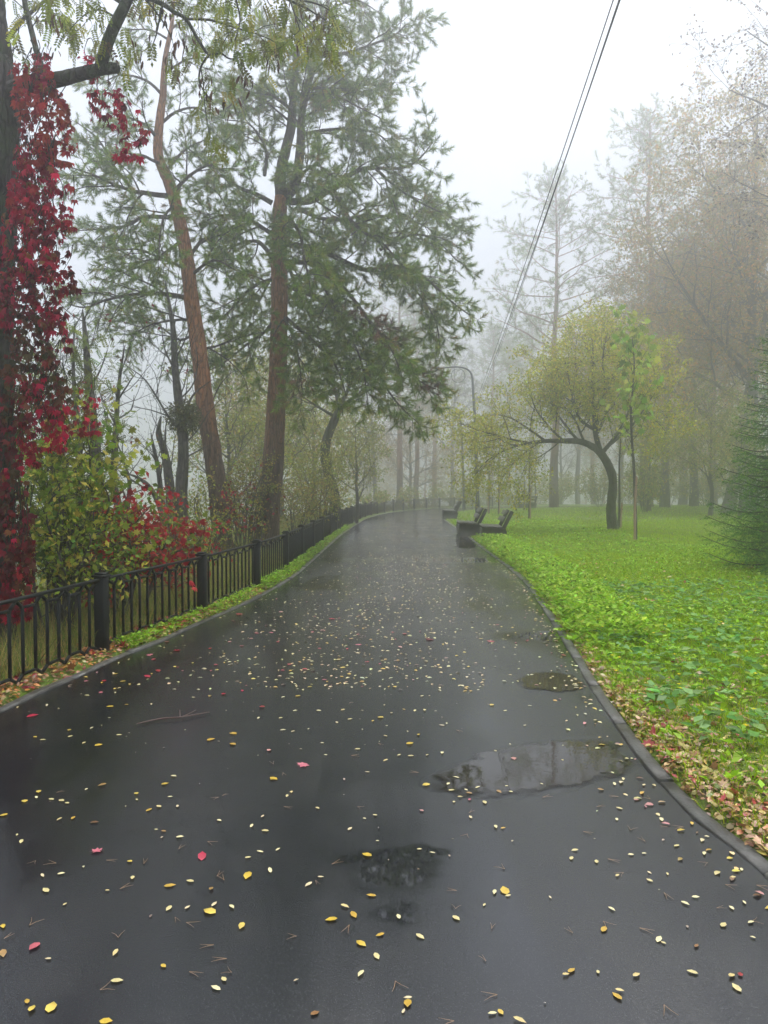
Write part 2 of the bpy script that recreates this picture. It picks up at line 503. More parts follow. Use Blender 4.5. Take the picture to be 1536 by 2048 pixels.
# ---------------------------------------------------------------- unseen water sheet, added below the bank to light the fog from beneath
def added_water_material():
    m, nt, out = new_mat('added_water_surface')
    b = principled(nt, out, (.03, .04, .04), .06, .5)
    b.inputs['IOR'].default_value = 1.33
    bump(nt, noise(nt, objcoord(nt), .9, 4), b, .25, .3)
    return m
g = Geo(); g.add([(-320, -60, -11), (-14, -60, -11), (-14, 420, -11), (-320, 420, -11)], None, [(0, 1, 2, 3)])
tag(g.obj('added_water', added_water_material()), 'unseen water sheet added below the bank to brighten the fog', kind='structure')
# ---------------------------------------------------------------- asphalt path
SOFT_PUDDLES = [(765, 1712, .26, .09), (800, 1745, .2, .2), (800, 1830, .12, .07), (860, 1700, .1, .06), (1120, 1272, .75, .35), (920, 1120, 1.2, .7)]
def asphalt_material():
    m, nt, out = new_mat('wet_asphalt')
    b = principled(nt, out, rough=.3, spec=.5)
    b.inputs['IOR'].default_value = 1.64
    co = objcoord(nt)
    broad, mid = noise(nt, co, .55, 4), noise(nt, co, 3.0, 5)
    grain = noise(nt, co, 230, 4, .75)
    coarse = noise(nt, co, 38, 3, .6)
    track = noise(nt, objcoord(nt, (1.6, .16, 1)), 1.5, 5)
    v = nt.nodes.new('ShaderNodeTexVoronoi'); v.inputs['Scale'].default_value = 170
    nt.links.new(co, v.inputs['Vector'])
    col = mixc(nt, grain, (.004, .005, .0065), (.015, .0165, .019))
    col = mixc(nt, ramp(nt, v.outputs[0], [(.12, (1, 1, 1)), (.3, (0, 0, 0))]), col, mixc(nt, coarse, (.012, .013, .014), (.075, .072, .066)))
    col = mixc(nt, math_n(nt, 'MULTIPLY', ramp(nt, mid, [(.5, (0, 0, 0)), (.75, (1, 1, 1))]), .3), col, (.03, .028, .025))
    nt.links.new(col, b.inputs['Base Color'])
    # standing water: soft patches with shapes of their own
    sx = nt.nodes.new('ShaderNodeSeparateXYZ')
    wob = nt.nodes.new('ShaderNodeTexNoise'); wob.inputs['Scale'].default_value = 5; wob.inputs['Detail'].default_value = 5
    nt.links.new(co, wob.inputs['Vector'])
    wm = nt.nodes.new('ShaderNodeVectorMath'); wm.operation = 'MULTIPLY_ADD'
    nt.links.new(wob.outputs['Color'], wm.inputs[0]); wm.inputs[1].default_value = (.22, .3, 0); nt.links.new(co, wm.inputs[2])
    nt.links.new(wm.outputs[0], sx.inputs[0])
    wet = None
    for px, py, a, c in SOFT_PUDDLES:
        p = G(px, py)
        ex = math_n(nt, 'DIVIDE', math_n(nt, 'SUBTRACT', sx.outputs[0], p.x + .11), a)
        ey = math_n(nt, 'DIVIDE', math_n(nt, 'SUBTRACT', sx.outputs[1], p.y + .15), c)
        r = math_n(nt, 'ADD', math_n(nt, 'MULTIPLY', ex, ex), math_n(nt, 'MULTIPLY', ey, ey))
        k = math_n(nt, 'SUBTRACT', 1.45, r, True)
        wet = k if wet is None else math_n(nt, 'MAXIMUM', wet, k)
    film = ramp(nt, math_n(nt, 'ADD', math_n(nt, 'MULTIPLY', broad, .5), math_n(nt, 'MULTIPLY', track, .5)), [(.43, (0, 0, 0)), (.57, (1, 1, 1))])
    rough = math_n(nt, 'ADD', math_n(nt, 'MULTIPLY', film, -.14), .15)
    rough = math_n(nt, 'ADD', rough, math_n(nt, 'ADD', math_n(nt, 'MULTIPLY', mid, .05), math_n(nt, 'MULTIPLY', coarse, .07)))
    dry = math_n(nt, 'SUBTRACT', 1.0, wet, True)
    nt.links.new(math_n(nt, 'ADD', math_n(nt, 'MULTIPLY', rough, dry), .025), b.inputs['Roughness'])
    h = math_n(nt, 'ADD', math_n(nt, 'ADD', math_n(nt, 'MULTIPLY', grain, .8), math_n(nt, 'MULTIPLY', v.outputs[0], .9)), math_n(nt, 'MULTIPLY', coarse, .2))
    bn = nt.nodes.new('ShaderNodeBump'); bn.inputs['Distance'].default_value = .004
    nt.links.new(math_n(nt, 'MULTIPLY', dry, math_n(nt, 'ADD', .26, math_n(nt, 'MULTIPLY', film, -.16))), bn.inputs['Strength'])
    nt.links.new(h, bn.inputs['Height']); nt.links.new(bn.outputs[0], b.inputs['Normal'])
    return m
n_row = 300
tl = np.linspace(0, 1, n_row)
def along(edge, t):
    s = np.linspace(0, 1, len(edge)); return np.stack([np.interp(t, s, edge[:, 0]), np.interp(t, s, edge[:, 1])], 1)
# rows run straight across: pair the points of both edges with the same depth while it is straight
ycom = np.concatenate([np.linspace(-8, 44, 220), np.linspace(44.4, 64, 60)])
rowL = np.stack([x_left(ycom), ycom], 1)
yr = np.where(ycom < 40, ycom, 40 + (ycom - 40) * (63.8 - 40) / 24)
rowR = np.stack([x_right(yr), yr], 1)
K = 7
V = np.zeros((len(ycom), K, 3))
for k in range(K):
    t = k / (K - 1); V[:, k, :2] = rowL * (1 - t) + rowR * t
ii = (np.arange(len(ycom) - 1)[:, None] * K + np.arange(K - 1)[None]).ravel()
g = Geo(); g.add(V.reshape(-1, 3), None, np.stack([ii, ii + 1, ii + K + 1, ii + K], -1))
tag(g.obj('path', asphalt_material(), smooth=True), 'wet black asphalt path strewn with small leaves', kind='structure')

# ---------------------------------------------------------------- puddles
def puddle_material():
    m, nt, out = new_mat('standing_water')
    b = principled(nt, out, (.022, .019, .015), .015, .5)
    b.inputs['IOR'].default_value = 1.5
    bump(nt, noise(nt, objcoord(nt), 14, 2), b, .03, .01)
    at = node(nt, 'ShaderNodeAttribute', attribute_name='tint')          # 1 in the middle, 0 at the rim: the water thins out
    dep = math_n(nt, 'ADD', at.outputs['Fac'], math_n(nt, 'MULTIPLY', math_n(nt, 'SUBTRACT', noise(nt, objcoord(nt, (1, .7, 1)), 7, 6), .5), 1.5))
    tr = nt.nodes.new('ShaderNodeBsdfTransparent'); mx = nt.nodes.new('ShaderNodeMixShader')
    nt.links.new(ramp(nt, dep, [(.18, (0, 0, 0)), (.5, (1, 1, 1))]), mx.inputs[0])
    nt.links.new(tr.outputs[0], mx.inputs[1]); nt.links.new(b.outputs[0], mx.inputs[2]); nt.links.new(mx.outputs[0], out.inputs[0])
    return m
M['puddle'] = puddle_material()
def puddle(px_pts, label):
    pts = [G(x, y) for x, y in px_pts]; n = len(pts)
    ring = []
    for i in range(n):
        a, b_, c, d = pts[i - 1], pts[i], pts[(i + 1) % n], pts[(i + 2) % n]
        for k in range(6):
            t = k / 6
            p = .5 * ((2 * b_) + (c - a) * t + (2 * a - 5 * b_ + 4 * c - d) * t * t + (3 * b_ - a - 3 * c + d) * t ** 3)
            ring.append((p.x + rnd.uniform(-.01, .01), p.y + rnd.uniform(-.02, .02), 0.004))
    ctr = tuple(np.mean(ring, axis=0)); m = len(ring)
    rings = [ring] + [[tuple(np.array(ctr) * (1 - k) + np.array(p) * k) for p in ring] for k in (.82, .6, .35)]
    V = [ctr] + [p for r_ in rings for p in r_]; tint = [(1, 1, 1)] + [(t_, t_, t_) for t_ in (0, .45, .85, 1) for _ in range(m)]
    T = [(0, 1 + 3 * m + i, 1 + 3 * m + (i + 1) % m) for i in range(m)]
    for r_ in range(3): T += [t_ for i in range(m) for t_ in ((1 + r_ * m + i, 1 + r_ * m + (i + 1) % m, 1 + (r_ + 1) * m + i), (1 + r_ * m + (i + 1) % m, 1 + (r_ + 1) * m + (i + 1) % m, 1 + (r_ + 1) * m + i))]
    g = Geo(); g.add(V, T, None, tint)
    me = g.mesh('puddle', M['puddle'])
    if sum(p.normal.z for p in me.polygons) < 0: me.flip_normals()
    tag(link('puddle', me), label, kind='structure')
puddle([(835, 1572), (875, 1540), (940, 1512), (1010, 1492), (1080, 1482), (1150, 1477), (1215, 1479), (1262, 1492), (1284, 1524), (1266, 1546), (1200, 1566), (1110, 1588), (1010, 1600), (910, 1594)],
       'wide shallow puddle reaching the right kerb and mirroring a pine branch')
puddle([(1030, 1360), (1060, 1346), (1110, 1341), (1150, 1352), (1178, 1372), (1150, 1384), (1095, 1384), (1050, 1378)], 'smaller puddle against the right kerb beyond the wide one')
puddle([(905, 1091), (915, 1079), (950, 1080), (962, 1088), (950, 1096), (922, 1097)], 'dark puddle on the path in front of the benches')

# ---------------------------------------------------------------- kerbs, stone by stone
def kerb(edge, side, name, label, width, y0, y1, L=1.0, phase=0.0):
    root = link(name, None); tag(root, label, kind='structure')
    e = edge; s = np.concatenate([[0], np.cumsum(np.linalg.norm(np.diff(e, axis=0), axis=1))])
    start = np.interp(y0, e[:, 1], s) + phase; end = np.interp(y1, e[:, 1], s)
    q = start; k = 0
    while q < end:
        n = 6; g = Geo(); V = []
        for i in range(n):
            t = q + .009 + (L - .018) * i / (n - 1)
            x, y = np.interp(t, s, e[:, 0]), np.interp(t, s, e[:, 1])
            x2, y2 = np.interp(t + .05, s, e[:, 0]), np.interp(t + .05, s, e[:, 1])
            d = Vector((x2 - x, y2 - y, 0)).normalized(); nr = Vector((d.y, -d.x, 0)) * side
            o = Vector((x, y, 0)) + nr * (.004 + .0015 * math.sin(k * 5.1))
            for w, z in ((0, -.09), (0, .006), (.008, .012), (width - .012, .014), (width, .006), (width, -.09)):
                p = o + nr * w; V.append((p.x, p.y, z + .004 * math.sin(k * 2.3) + .003 * math.sin(k * 1.1 + i)))
        Q = []
        for i in range(n - 1):
            for j in range(5):
                a = i * 6 + j; Q.append((a, a + 1, a + 7, a + 6) if side > 0 else (a, a + 6, a + 7, a + 1))
        for b0, fl in ((0, side > 0), ((n - 1) * 6, side < 0)):
            for f in ((0, 1, 4, 5), (1, 2, 3, 4)):
                f = [b0 + i for i in f]; Q.append(tuple(f[::-1]) if fl else tuple(f))
        g.add(V, None, Q)
        g.obj('kerb_stone', M['kerb'], root)
        q += L; k += 1
    return root
kerb(EDGE_R, 1, 'kerb_right', 'low concrete kerb between path and lawn', .085, -2, 56, 1.0, .13)
kerb(EDGE_L, -1, 'kerb_left', 'low concrete kerb between path and iron fence', .075, 1, 60, 1.0, .4)

# ================================================================ FENCE
FENCE_OFF = .26
def offset_edge(edge, off):
    d = np.gradient(edge, axis=0); d /= np.linalg.norm(d, axis=1)[:, None]
    return edge + np.stack([-d[:, 1], d[:, 0]], 1) * off
FL = offset_edge(EDGE_L, FENCE_OFF)
fs = np.concatenate([[0], np.cumsum(np.linalg.norm(np.diff(FL, axis=0), axis=1))])
SPAN = 2.36
s_ref = np.interp(7.33, FL[:, 1], fs)
fence = thing('iron_fence', 'low black iron fence with paired bars running along the path', 'fence')
def post_mesh():
    g = Geo()
    box(g, (0, 0, .345), (.105, .105, .73), None, .008)
    box(g, (0, 0, .722), (.135, .135, .024), None, .006)
    box(g, (0, 0, .743), (.10, .10, .022), None, .008)
    return g.mesh('post', M['iron'])
POST = post_mesh()
NB = 12
IN = SPAN - .115
def bar_x(i): return .0575 + IN * (i + 1) / (NB + 1)
ZT, ZB, RT, RB = .615, .085, .682, .03
g = Geo(); box(g, (SPAN / 2, 0, .69), (IN + .005, .042, .026), None, .006); RAIL = g.mesh('panel', M['iron'])
g = Geo(); bar(g, (0, 0, ZB - .01), (0, 0, ZT + .01), .024, .022, .003); BAR = g.mesh('bar', M['iron'])
def tracery(z_in, z_out):
    g = Geo(); step = IN / (NB + 1)
    for i in range(NB + 1):
        xa = bar_x(i - 1); xb = bar_x(i)
        if i == 0: bar(g, (xa + .01, 0, z_out), (xb, 0, z_in), .02, .02)
        elif i == NB: bar(g, (xa, 0, z_in), (xb - .01, 0, z_out), .02, .02)
        elif i % 2 == 0: bar(g, (xa - .008, 0, z_in), (xb + .008, 0, z_in), .0205, .0205)     # link of a pair
        else:                                                                                 # two diagonals meeting at the rail
            m_ = (xa + xb) / 2
            bar(g, (xa, 0, z_in), (m_ + .004, 0, z_out), .02, .02); bar(g, (m_ - .004, 0, z_out), (xb, 0, z_in), .0203, .0203)
    return g.mesh('tracery', M['iron'])
TRT, TRB = tracery(ZT, RT), tracery(ZB, RB)
k0 = -2
for k in range(k0, 26):
    s0, s1 = s_ref + k * SPAN, s_ref + (k + 1) * SPAN
    if s1 > fs[-1]: break
    a = np.array([np.interp(s0, fs, FL[:, 0]), np.interp(s0, fs, FL[:, 1])]); b = np.array([np.interp(s1, fs, FL[:, 0]), np.interp(s1, fs, FL[:, 1])])
    ang = math.atan2(b[1] - a[1], b[0] - a[0]); L = np.linalg.norm(b - a)
    p = link('post', POST, fence); p.location = (a[0], a[1], .03); p.rotation_euler = (0, 0, ang)
    r = link('panel', RAIL, fence); r.location = (a[0], a[1], .03); r.rotation_euler = (0, 0, ang); r.scale = (L / SPAN, 1, 1)
    link('top_tracery', TRT, r); link('bottom_tracery', TRB, r)
    for i in range(NB):
        o = link('bar', BAR, r); o.location = (bar_x(i), 0, 0)

# ================================================================ BENCHES
def make_bench(label, length=1.55):
    t = thing('park_bench', label, 'bench', group='dark benches along the path')
    for y in (0.04, length - .04):                       # solid end panels
        g = Geo()
        pts = [(.0, 0), (.62, 0), (.70, .30), (.66, .40), (.0, .42), (-.02, .30)]
        V = [(x, y - .035, z) for x, z in pts] + [(x, y + .035, z) for x, z in pts]; n = len(pts)
        Q = [(i, (i + 1) % n, n + (i + 1) % n, n + i) for i in range(n)]
        T = [(0, i, i + 1) for i in range(1, n - 1)]; T = [x for x in T] + [(n, n + i + 1, n + i) for i in range(1, n - 1)]
        g.add(V, T, Q); g.obj('end_panel', M['bench_side'], t)
    g = Geo(); box(g, (.012, length / 2, .2), (.03, length - .16, .34), None, .006); g.obj('front_board', M['bench_side'], t)
    for i in range(4):
        g = Geo(); box(g, (.055 + i * .15, length / 2, .448 - i * .006), (.135, length + .06, .045), None, .012); g.obj('seat_plank', M['bench_wood'], t)
    for y in (.10, length - .10):
        g = Geo(); bar(g, (.56, y, .30), (.86, y, .90), .085, .11, .02, up=Vector((1, 0, 0))); g.obj('back_post', M['bench_side'], t)
    for i, (x, z) in enumerate(((.655, .66), (.745, .84))):
        g = Geo(); bar(g, (x - .045, -.02, z), (x - .045, length + .02, z), .04, .155, .018, up=Vector((.45, 0, .9))); g.obj('back_plank', M['bench_wood'], t)
    return t
def put(o, x, y, rz=0.0, z=None):
    o.location = (x, y, gz1(x, y) if z is None else z); o.rotation_euler = (0, 0, rz)
b1 = make_bench('dark wooden bench with leaning back, nearest to the camera of the path benches')
put(b1, 2.86, 22.3, math.radians(-4), .0)
b2 = copy_tree(b1); b2['label'] = 'dark wooden bench standing beside the bench puddle, second along the path'; put(b2, 2.42, 24.6, math.radians(-2), .0)
b3 = copy_tree(b1); b3['label'] = 'hazy dark bench by the bend of the path before the far lamp'; put(b3, 2.92, 37.6, math.radians(-2), .0)
b4 = copy_tree(b1); b4['label'] = 'faint bench standing out on the lawn in the fog'; put(b4, 9.4, 56, math.radians(-70))

# ================================================================ STREET LAMPS AND CABLES
def make_lamp(label, base, H, arm=1.85):
    t = thing('street_lamp', label, 'street lamp', base, group='street lamps by the path')
    g = Geo(); tube(g, [(0, 0, 0), (0, 0, .9), (0, 0, .95), (-.12, 0, H * .6), (-.28, 0, H - .55)], [.12, .115, .09, .075, .06], 12)
    g.obj('pole', M['galv'], t, True)
    a, r = catmull([(-.28, 0, H - .6), (-.36, 0, H - .28), (-.6, 0, H - .08), (-1.0, 0, H), (-1.5, 0, H - .02), (-1.75, 0, H - .04)], [.05, .045, .04, .036, .034, .034], 5)
    g = Geo(); tube(g, a, r, 8); g.obj('arm', M['galv'], t, True)
    g = Geo(); box(g, (-1.95, 0, H - .055), (.62, .2, .075), Matrix.Rotation(math.radians(2), 3, 'Y'), .025); g.obj('lamp_head', M['galv'], t)
    g = Geo(); ring = [(-.98 + .34 * math.cos(u), .0, H - .42 + .34 * math.sin(u)) for u in np.linspace(0, 2 * math.pi, 25)]
    tube(g, ring, [.012] * 25, 5); g.obj('cable_coil', M['cable'], t, True)
    g = Geo(); box(g, (.0, -.13, .75), (.12, .03, .32), None, .01); g.obj('service_hatch', M['galv'], t)
    return t
LAMP_X, LAMP_Y = 4.62, 38.0
make_lamp('grey steel street lamp with curved arm behind the path benches', (LAMP_X, LAMP_Y, gz1(LAMP_X, LAMP_Y)), 7.45)
l2 = make_lamp('slim pale street lamp at the bend, farther off in the fog', (5.35, 51.5, gz1(5.35, 51.5)), 7.0)
def cable(a, b, sag, r, label):
    a, b = Vector(a), Vector(b); pts = []
    for i in range(41):
        t = i / 40; p = a.lerp(b, t); p.z -= sag * 4 * t * (1 - t); pts.append(p)
    g = Geo(); tube(g, pts, [r] * 41, 6)
    tag(g.obj('overhead_cable', M['cable'], smooth=True), label, 'cable', 'overhead cables from the street lamp')
def wire_end(px, d, A, back=-14):
    q = P(px, 0, d); A = Vector(A); k = (A.y - back) / (A.y - q.y)
    return A + (q - A) * k
for px, dx, z, sag, r, lab in ((1231, -36, 805, .5, .006, 'thin black overhead cable, leftmost of the three'), (1238, -48, 812, .75, .004, 'thinnest black overhead cable, sagging between the other two'), (1246, -42, 800, .55, .0075, 'thickest black overhead cable, rightmost of the three')):
    A = P(953 + (px - 1238) * .35, z, LAMP_Y)
    cable(A, wire_end(px + dx, 8.0, A), sag, r, lab)

# ================================================================ TREES
def rv(k=1.0): return Vector((rnd.gauss(0, k), rnd.gauss(0, k), rnd.gauss(0, k)))
class Sp:
    """a species: how branches of each order leave, how long they are, how they bend"""
    def __init__(s, **k): s.__dict__.update(k)
class Tree:
    def __init__(s, sp):
        s.sp = sp; s.wood = Geo(); s.trunk = Geo(); s.anch = []; s.seg = 0
    def tube(s, pts, rad, lvl, trunk=False):
        m = max(rad); sides = 14 if trunk else (8 if m > .05 else 5 if m > .015 else 3)
        tube(s.trunk if trunk else s.wood, pts, rad, sides, wob=.07 if trunk else 0, cap=m > .01)
    def limb(s, pts, rad, lvl=1, trunk=False, t0=None, per=4, dens=None, grow=True, lenk=1.0):
        """a limb traced point by point; its side branches grow by themselves"""
        p, r = catmull(pts, rad, per)
        if not trunk:
            k = .02 * (p[-1] - p[0]).length / len(p)
            p = [p[0]] + [q + rv(k) for q in p[1:]]
        s.tube(p, r, lvl, trunk)
        if grow: s.children(p, r, lvl, t0, dens, lenk)
        return p, r
    def children(s, p, r, lvl, t0=None, dens=None, lenk=1.0):
        sp = s.sp
        if lvl > sp.top:
            return
        L = sum((b - a).length for a, b in zip(p[:-1], p[1:]))
        d0 = (dens if dens is not None else sp.dens[lvl])
        n = d0 * L; n = int(n) + (rnd.random() < n - int(n))
        t0 = sp.t0[lvl] if t0 is None else t0
        az = rnd.uniform(0, 6.28)
        for i in range(n):
            t = t0 + (1 - t0) * (i + rnd.random()) / n
            f = t * (len(p) - 1); k = min(int(f), len(p) - 2); q = p[k].lerp(p[k + 1], f - k)
            tan = (p[k + 1] - p[k]).normalized(); rr = r[k] + (r[k + 1] - r[k]) * (f - k)
            az += 2.4 + rnd.uniform(-.5, .5)
            sd = tan.cross(Vector((0, 0, 1)));
            if sd.length < .1: sd = tan.cross(Vector((1, 0, 0)))
            sd.normalize(); u2 = sd.cross(tan)
            side = (sd * math.cos(az) + u2 * math.sin(az) * sp.flat).normalized()
            a = math.radians(rnd.uniform(*sp.ang[lvl]))
            d = tan * math.cos(a) + side * math.sin(a)
            ln = rnd.uniform(*sp.len[lvl]) * lenk * (1.15 - sp.short * t)
            s.grow(q, d, ln, max(sp.rmin, min(rr * .62, ln * sp.rk)), lvl)
    def grow(s, p, d, L, r, lvl):
        sp = s.sp
        n = max(3, min(9, int(L / sp.seg))) if lvl < sp.top else (1 if getattr(sp, 'far', 0) else 2); st = L / n
        pts, rad = [p], [r]; d = d.normalized()
        for i in range(n):
            d = (d + rv(sp.wig[lvl]) + Vector((0, 0, sp.trop[lvl] * st))).normalized()
            p = p + d * st; pts.append(p); rad.append(max(sp.rmin * .6, r * (1 - .8 * (i + 1) / n)))
        s.tube(pts, rad, lvl)
        if lvl >= sp.top:
            s.leaves(pts)
        else:
            s.children(pts, rad, lvl + 1)
            if sp.leaf_all: s.leaves(pts[-2:])
    def leaves(s, pts):
        sp = s.sp
        L = sum((b - a).length for a, b in zip(pts[:-1], pts[1:])); n = max(1, int(L / sp.gap + rnd.random()))
        for i in range(n):
            t = sp.l0 + (1 - sp.l0) * (i + rnd.random()) / n; f = t * (len(pts) - 1); k = min(int(f), len(pts) - 2)
            s.anch.append((pts[k].lerp(pts[k + 1], f - k), (pts[k + 1] - pts[k]).normalized()))
        s.anch.append((pts[-1], (pts[-1] - pts[-2]).normalized()))
    def arr(s):
        A = np.array([(*a, *b) for a, b in s.anch]); return A[:, :3], A[:, 3:]
    def shift(s, origin):
        """vertices relative to the tree's foot"""
        o = np.array(origin, dtype=np.float32)
        for g in (s.wood, s.trunk): g.v = [v - o for v in g.v]
        s.anch = [(a - Vector(origin), b) for a, b in s.anch]
def tuft_leaf(g, pos, dr, size, cols, w=None, tmpl=(TUFT_V, TUFT_F), jit=.2):
    n = len(pos)
    scatter(g, tmpl[0], tmpl[1], pos, frames(dr + rng.normal(0, .25, (n, 3)), rng.uniform(0, 6.28, n)), rng.uniform(size * .75, size * 1.2, n), palette(n, cols, w, jit))
def flat_leaf(g, pos, dr, size, cols, w=None, per=2, tmpl=(RHOMB_V, RHOMB_F), spread=.05, droop=.5, jit=.2, keep=1.0):
    pos = np.repeat(pos, per, 0); dr = np.repeat(dr, per, 0)
    if keep < 1: m = rng.random(len(pos)) < keep; pos, dr = pos[m], dr[m]
    n = len(pos)
    D = dr * .4 + rng.normal(0, .6, (n, 3)); D[:, 2] -= droop
    scatter(g, tmpl[0], tmpl[1], pos + rng.normal(0, spread, (n, 3)), frames(D, rng.uniform(0, 6.28, n)), rng.uniform(size * .6, size * 1.25, n), palette(n, cols, w, jit))
def finish(T, name, label, foot, bark, leafgeo, leafmat, group=None, cat='tree', crown='crown', limb=None):
    t = thing(name, label, cat, foot, group=group)
    if T.trunk.v: T.trunk.obj('trunk', bark, t, True)
    if T.wood.v: T.wood.obj('branches', limb or bark, t, True)
    if leafgeo is not None and leafgeo.v: leafgeo.obj(crown, leafmat, t)
    return t

PINE = Sp(far=1, top=2, dens=[0, 5.6, 11], t0=[0, .18, .1], ang=[(0, 0), (30, 66), (28, 66)], len=[(0, 0), (.5, 1.5), (.14, .36)], short=.45, rk=.018, rmin=.004,
          seg=.16, wig=[0, .10, .14], trop=[0, -.32, .25], flat=.8, gap=.12, l0=.35, leaf_all=True)
GREENS = [(.19, .29, .035), (.25, .35, .04), (.13, .21, .035), (.31, .35, .045), (.32, .23, .06)]
GW = [4, 3, 3, 1.5, .5]

def pts_px(l, d0, d1):
    n = len(l); return [P(x, y, d0 + (d1 - d0) * i / (n - 1)) for i, (x, y) in enumerate(l)]
def lin(a, b, n): return [a + (b - a) * i / (n - 1) for i in range(n)]

# ---------------------------------------------------------------- the large pine beside the path
def large_pine():
    T = Tree(PINE); D = 20.0
    foot = P(528, 1100, D); foot.z = gz1(foot.x, foot.y) - .05
    tp = [foot] + [P(x, y, D) for x, y in ((531, 1082), (538, 1010), (545, 942), (551, 828), (556, 730), (559, 600), (558, 449), (563, 394))]
    T.limb(tp, [.40, .34, .29, .275, .25, .235, .215, .185, .17], 0, True, grow=False)
    T.limb(pts_px([(563, 394), (560, 351), (572, 297), (582, 254), (586, 200), (592, 130), (600, 50), (606, -40), (612, -110)], D, D + .3), [.15, .14, .13, .12, .10, .085, .07, .05, .02], 1, t0=.35, dens=3.2, lenk=1.25)
    T.limb(pts_px([(564, 398), (587, 375), (597, 332), (602, 273), (604, 226), (622, 150), (645, 60), (662, -30), (670, -80)], D, D - .6), [.14, .13, .12, .11, .09, .075, .055, .035, .015], 1, t0=.4, dens=3.2, lenk=1.2)
    LIMBS = [  # (pixels, depth at the tip, radius at the base)
        ([(564, 402), (619, 402), (654, 383), (681, 369), (712, 342), (752, 336), (802, 336), (834, 322), (866, 284)], 19.2, .105),
        ([(670, 385), (697, 434), (728, 465), (771, 492), (810, 545)], 18.4, .06),
        ([(572, 488), (603, 492), (642, 500), (689, 523), (736, 541), (771, 531), (822, 539), (858, 562), (905, 605), (948, 636)], 18.6, .085),
        ([(572, 523), (619, 527), (650, 547), (697, 586), (736, 640), (775, 685), (800, 740)], 17.6, .07),
        ([(567, 632), (603, 662), (632, 688), (658, 711), (678, 746), (692, 790)], 18.2, .06),
        ([(640, 560), (678, 626), (710, 691), (727, 740), (735, 800)], 18.0, .05),
        ([(700, 590), (753, 659), (776, 685), (808, 724), (841, 763), (872, 778)], 18.4, .05),
        ([(566, 570), (620, 590), (690, 640), (740, 720), (790, 800), (840, 850)], 21.6, .07),
        ([(752, 338), (800, 380), (850, 410), (895, 430)], 19.8, .045),
        ([(760, 500), (820, 470), (870, 480), (918, 525)], 20.6, .05),
        ([(600, 420), (660, 440), (740, 430), (820, 440), (880, 470)], 22.5, .06),
        ([(771, 531), (830, 580), (870, 640), (880, 700)], 18.8, .035),
        ([(595, 133), (642, 113), (697, 105), (752, 86), (790, 70), (812, 48)], 19.4, .06),
        ([(603, 270), (634, 262), (690, 258), (752, 266), (790, 300)], 19.0, .05),
        ([(600, 205), (665, 180), (732, 184), (785, 158)], 20.5, .05),
        ([(600, 190), (640, 175), (700, 205), (760, 235)], 18.4, .045),
        ([(606, 60), (660, 20), (710, 0), (750, 20)], 20.4, .045),
        ([(600, 100), (560, 80), (520, 70), (470, 90)], 20.8, .04),
        ([(584, 220), (540, 190), (490, 190), (440, 230)], 19.0, .05),
        ([(544, 406), (509, 387), (478, 375), (439, 351), (405, 360)], 19.2, .07),
        ([(529, 351), (533, 305), (517, 270), (494, 246), (450, 240)], 20.8, .05),
        ([(544, 516), (517, 484), (478, 488), (439, 508), (400, 547)], 21.2, .065),
        ([(546, 470), (500, 440), (450, 430), (415, 440)], 17.8, .06),
        ([(547, 560), (510, 570), (470, 610), (440, 640)], 18.6, .05),
        ([(548, 640), (528, 665), (499, 685), (450, 724), (418, 740)], 19.4, .05),
        ([(560, 430), (580, 440), (600, 470), (610, 520), (620, 570)], 17.0, .07),
        ([(560, 380), (590, 360), (630, 330), (660, 350)], 17.4, .06),
        ([(556, 540), (540, 560), (520, 600), (505, 640)], 22.5, .05),
        ([(560, 500), (580, 540), (600, 600), (640, 660), (660, 720)], 22.8, .06),
        ([(560, 620), (590, 680), (600, 740), (605, 790)], 18.4, .04),
    ]
    for l, d1, r in LIMBS:
        x0, y0 = l[0]
        low = l[-1][0] > 690 and l[-1][1] > 590
        T.limb(pts_px(l, D, d1), lin(r, .012, len(l)), 1, t0=.1, lenk=.68 if low else 1.0, dens=7.5 if low else None)
    T.shift(foot)
    pos, dr = T.arr()
    g = Geo(); n = len(pos)
    # a few dying sprays, rusty brown, on the lower boughs
    brown = np.zeros(n, bool)
    for px, py, d, rad in ((785, 655, 18.3, .55), (715, 640, 18.2, .35), (860, 765, 18.5, .35), (733, 870, 18.5, .5), (600, 770, 18.6, .3)):
        c = np.array(P(px, py, d) - foot); brown |= np.linalg.norm(pos - c, axis=1) < rad
    tuft_leaf(g, pos[~brown], dr[~brown], .168, GREENS, GW)
    tuft_leaf(g, pos[brown], dr[brown], .168, [(.20, .085, .04), (.24, .12, .06), (.09, .09, .04)])
    print('large pine tufts', n)
    return finish(T, 'pine_tree', 'tall forked pine with drooping boughs reaching over the path', foot, M['pine_bark'], g, M['needle'], crown='needle_crown', limb=M['pine_limb'])
large_pine()

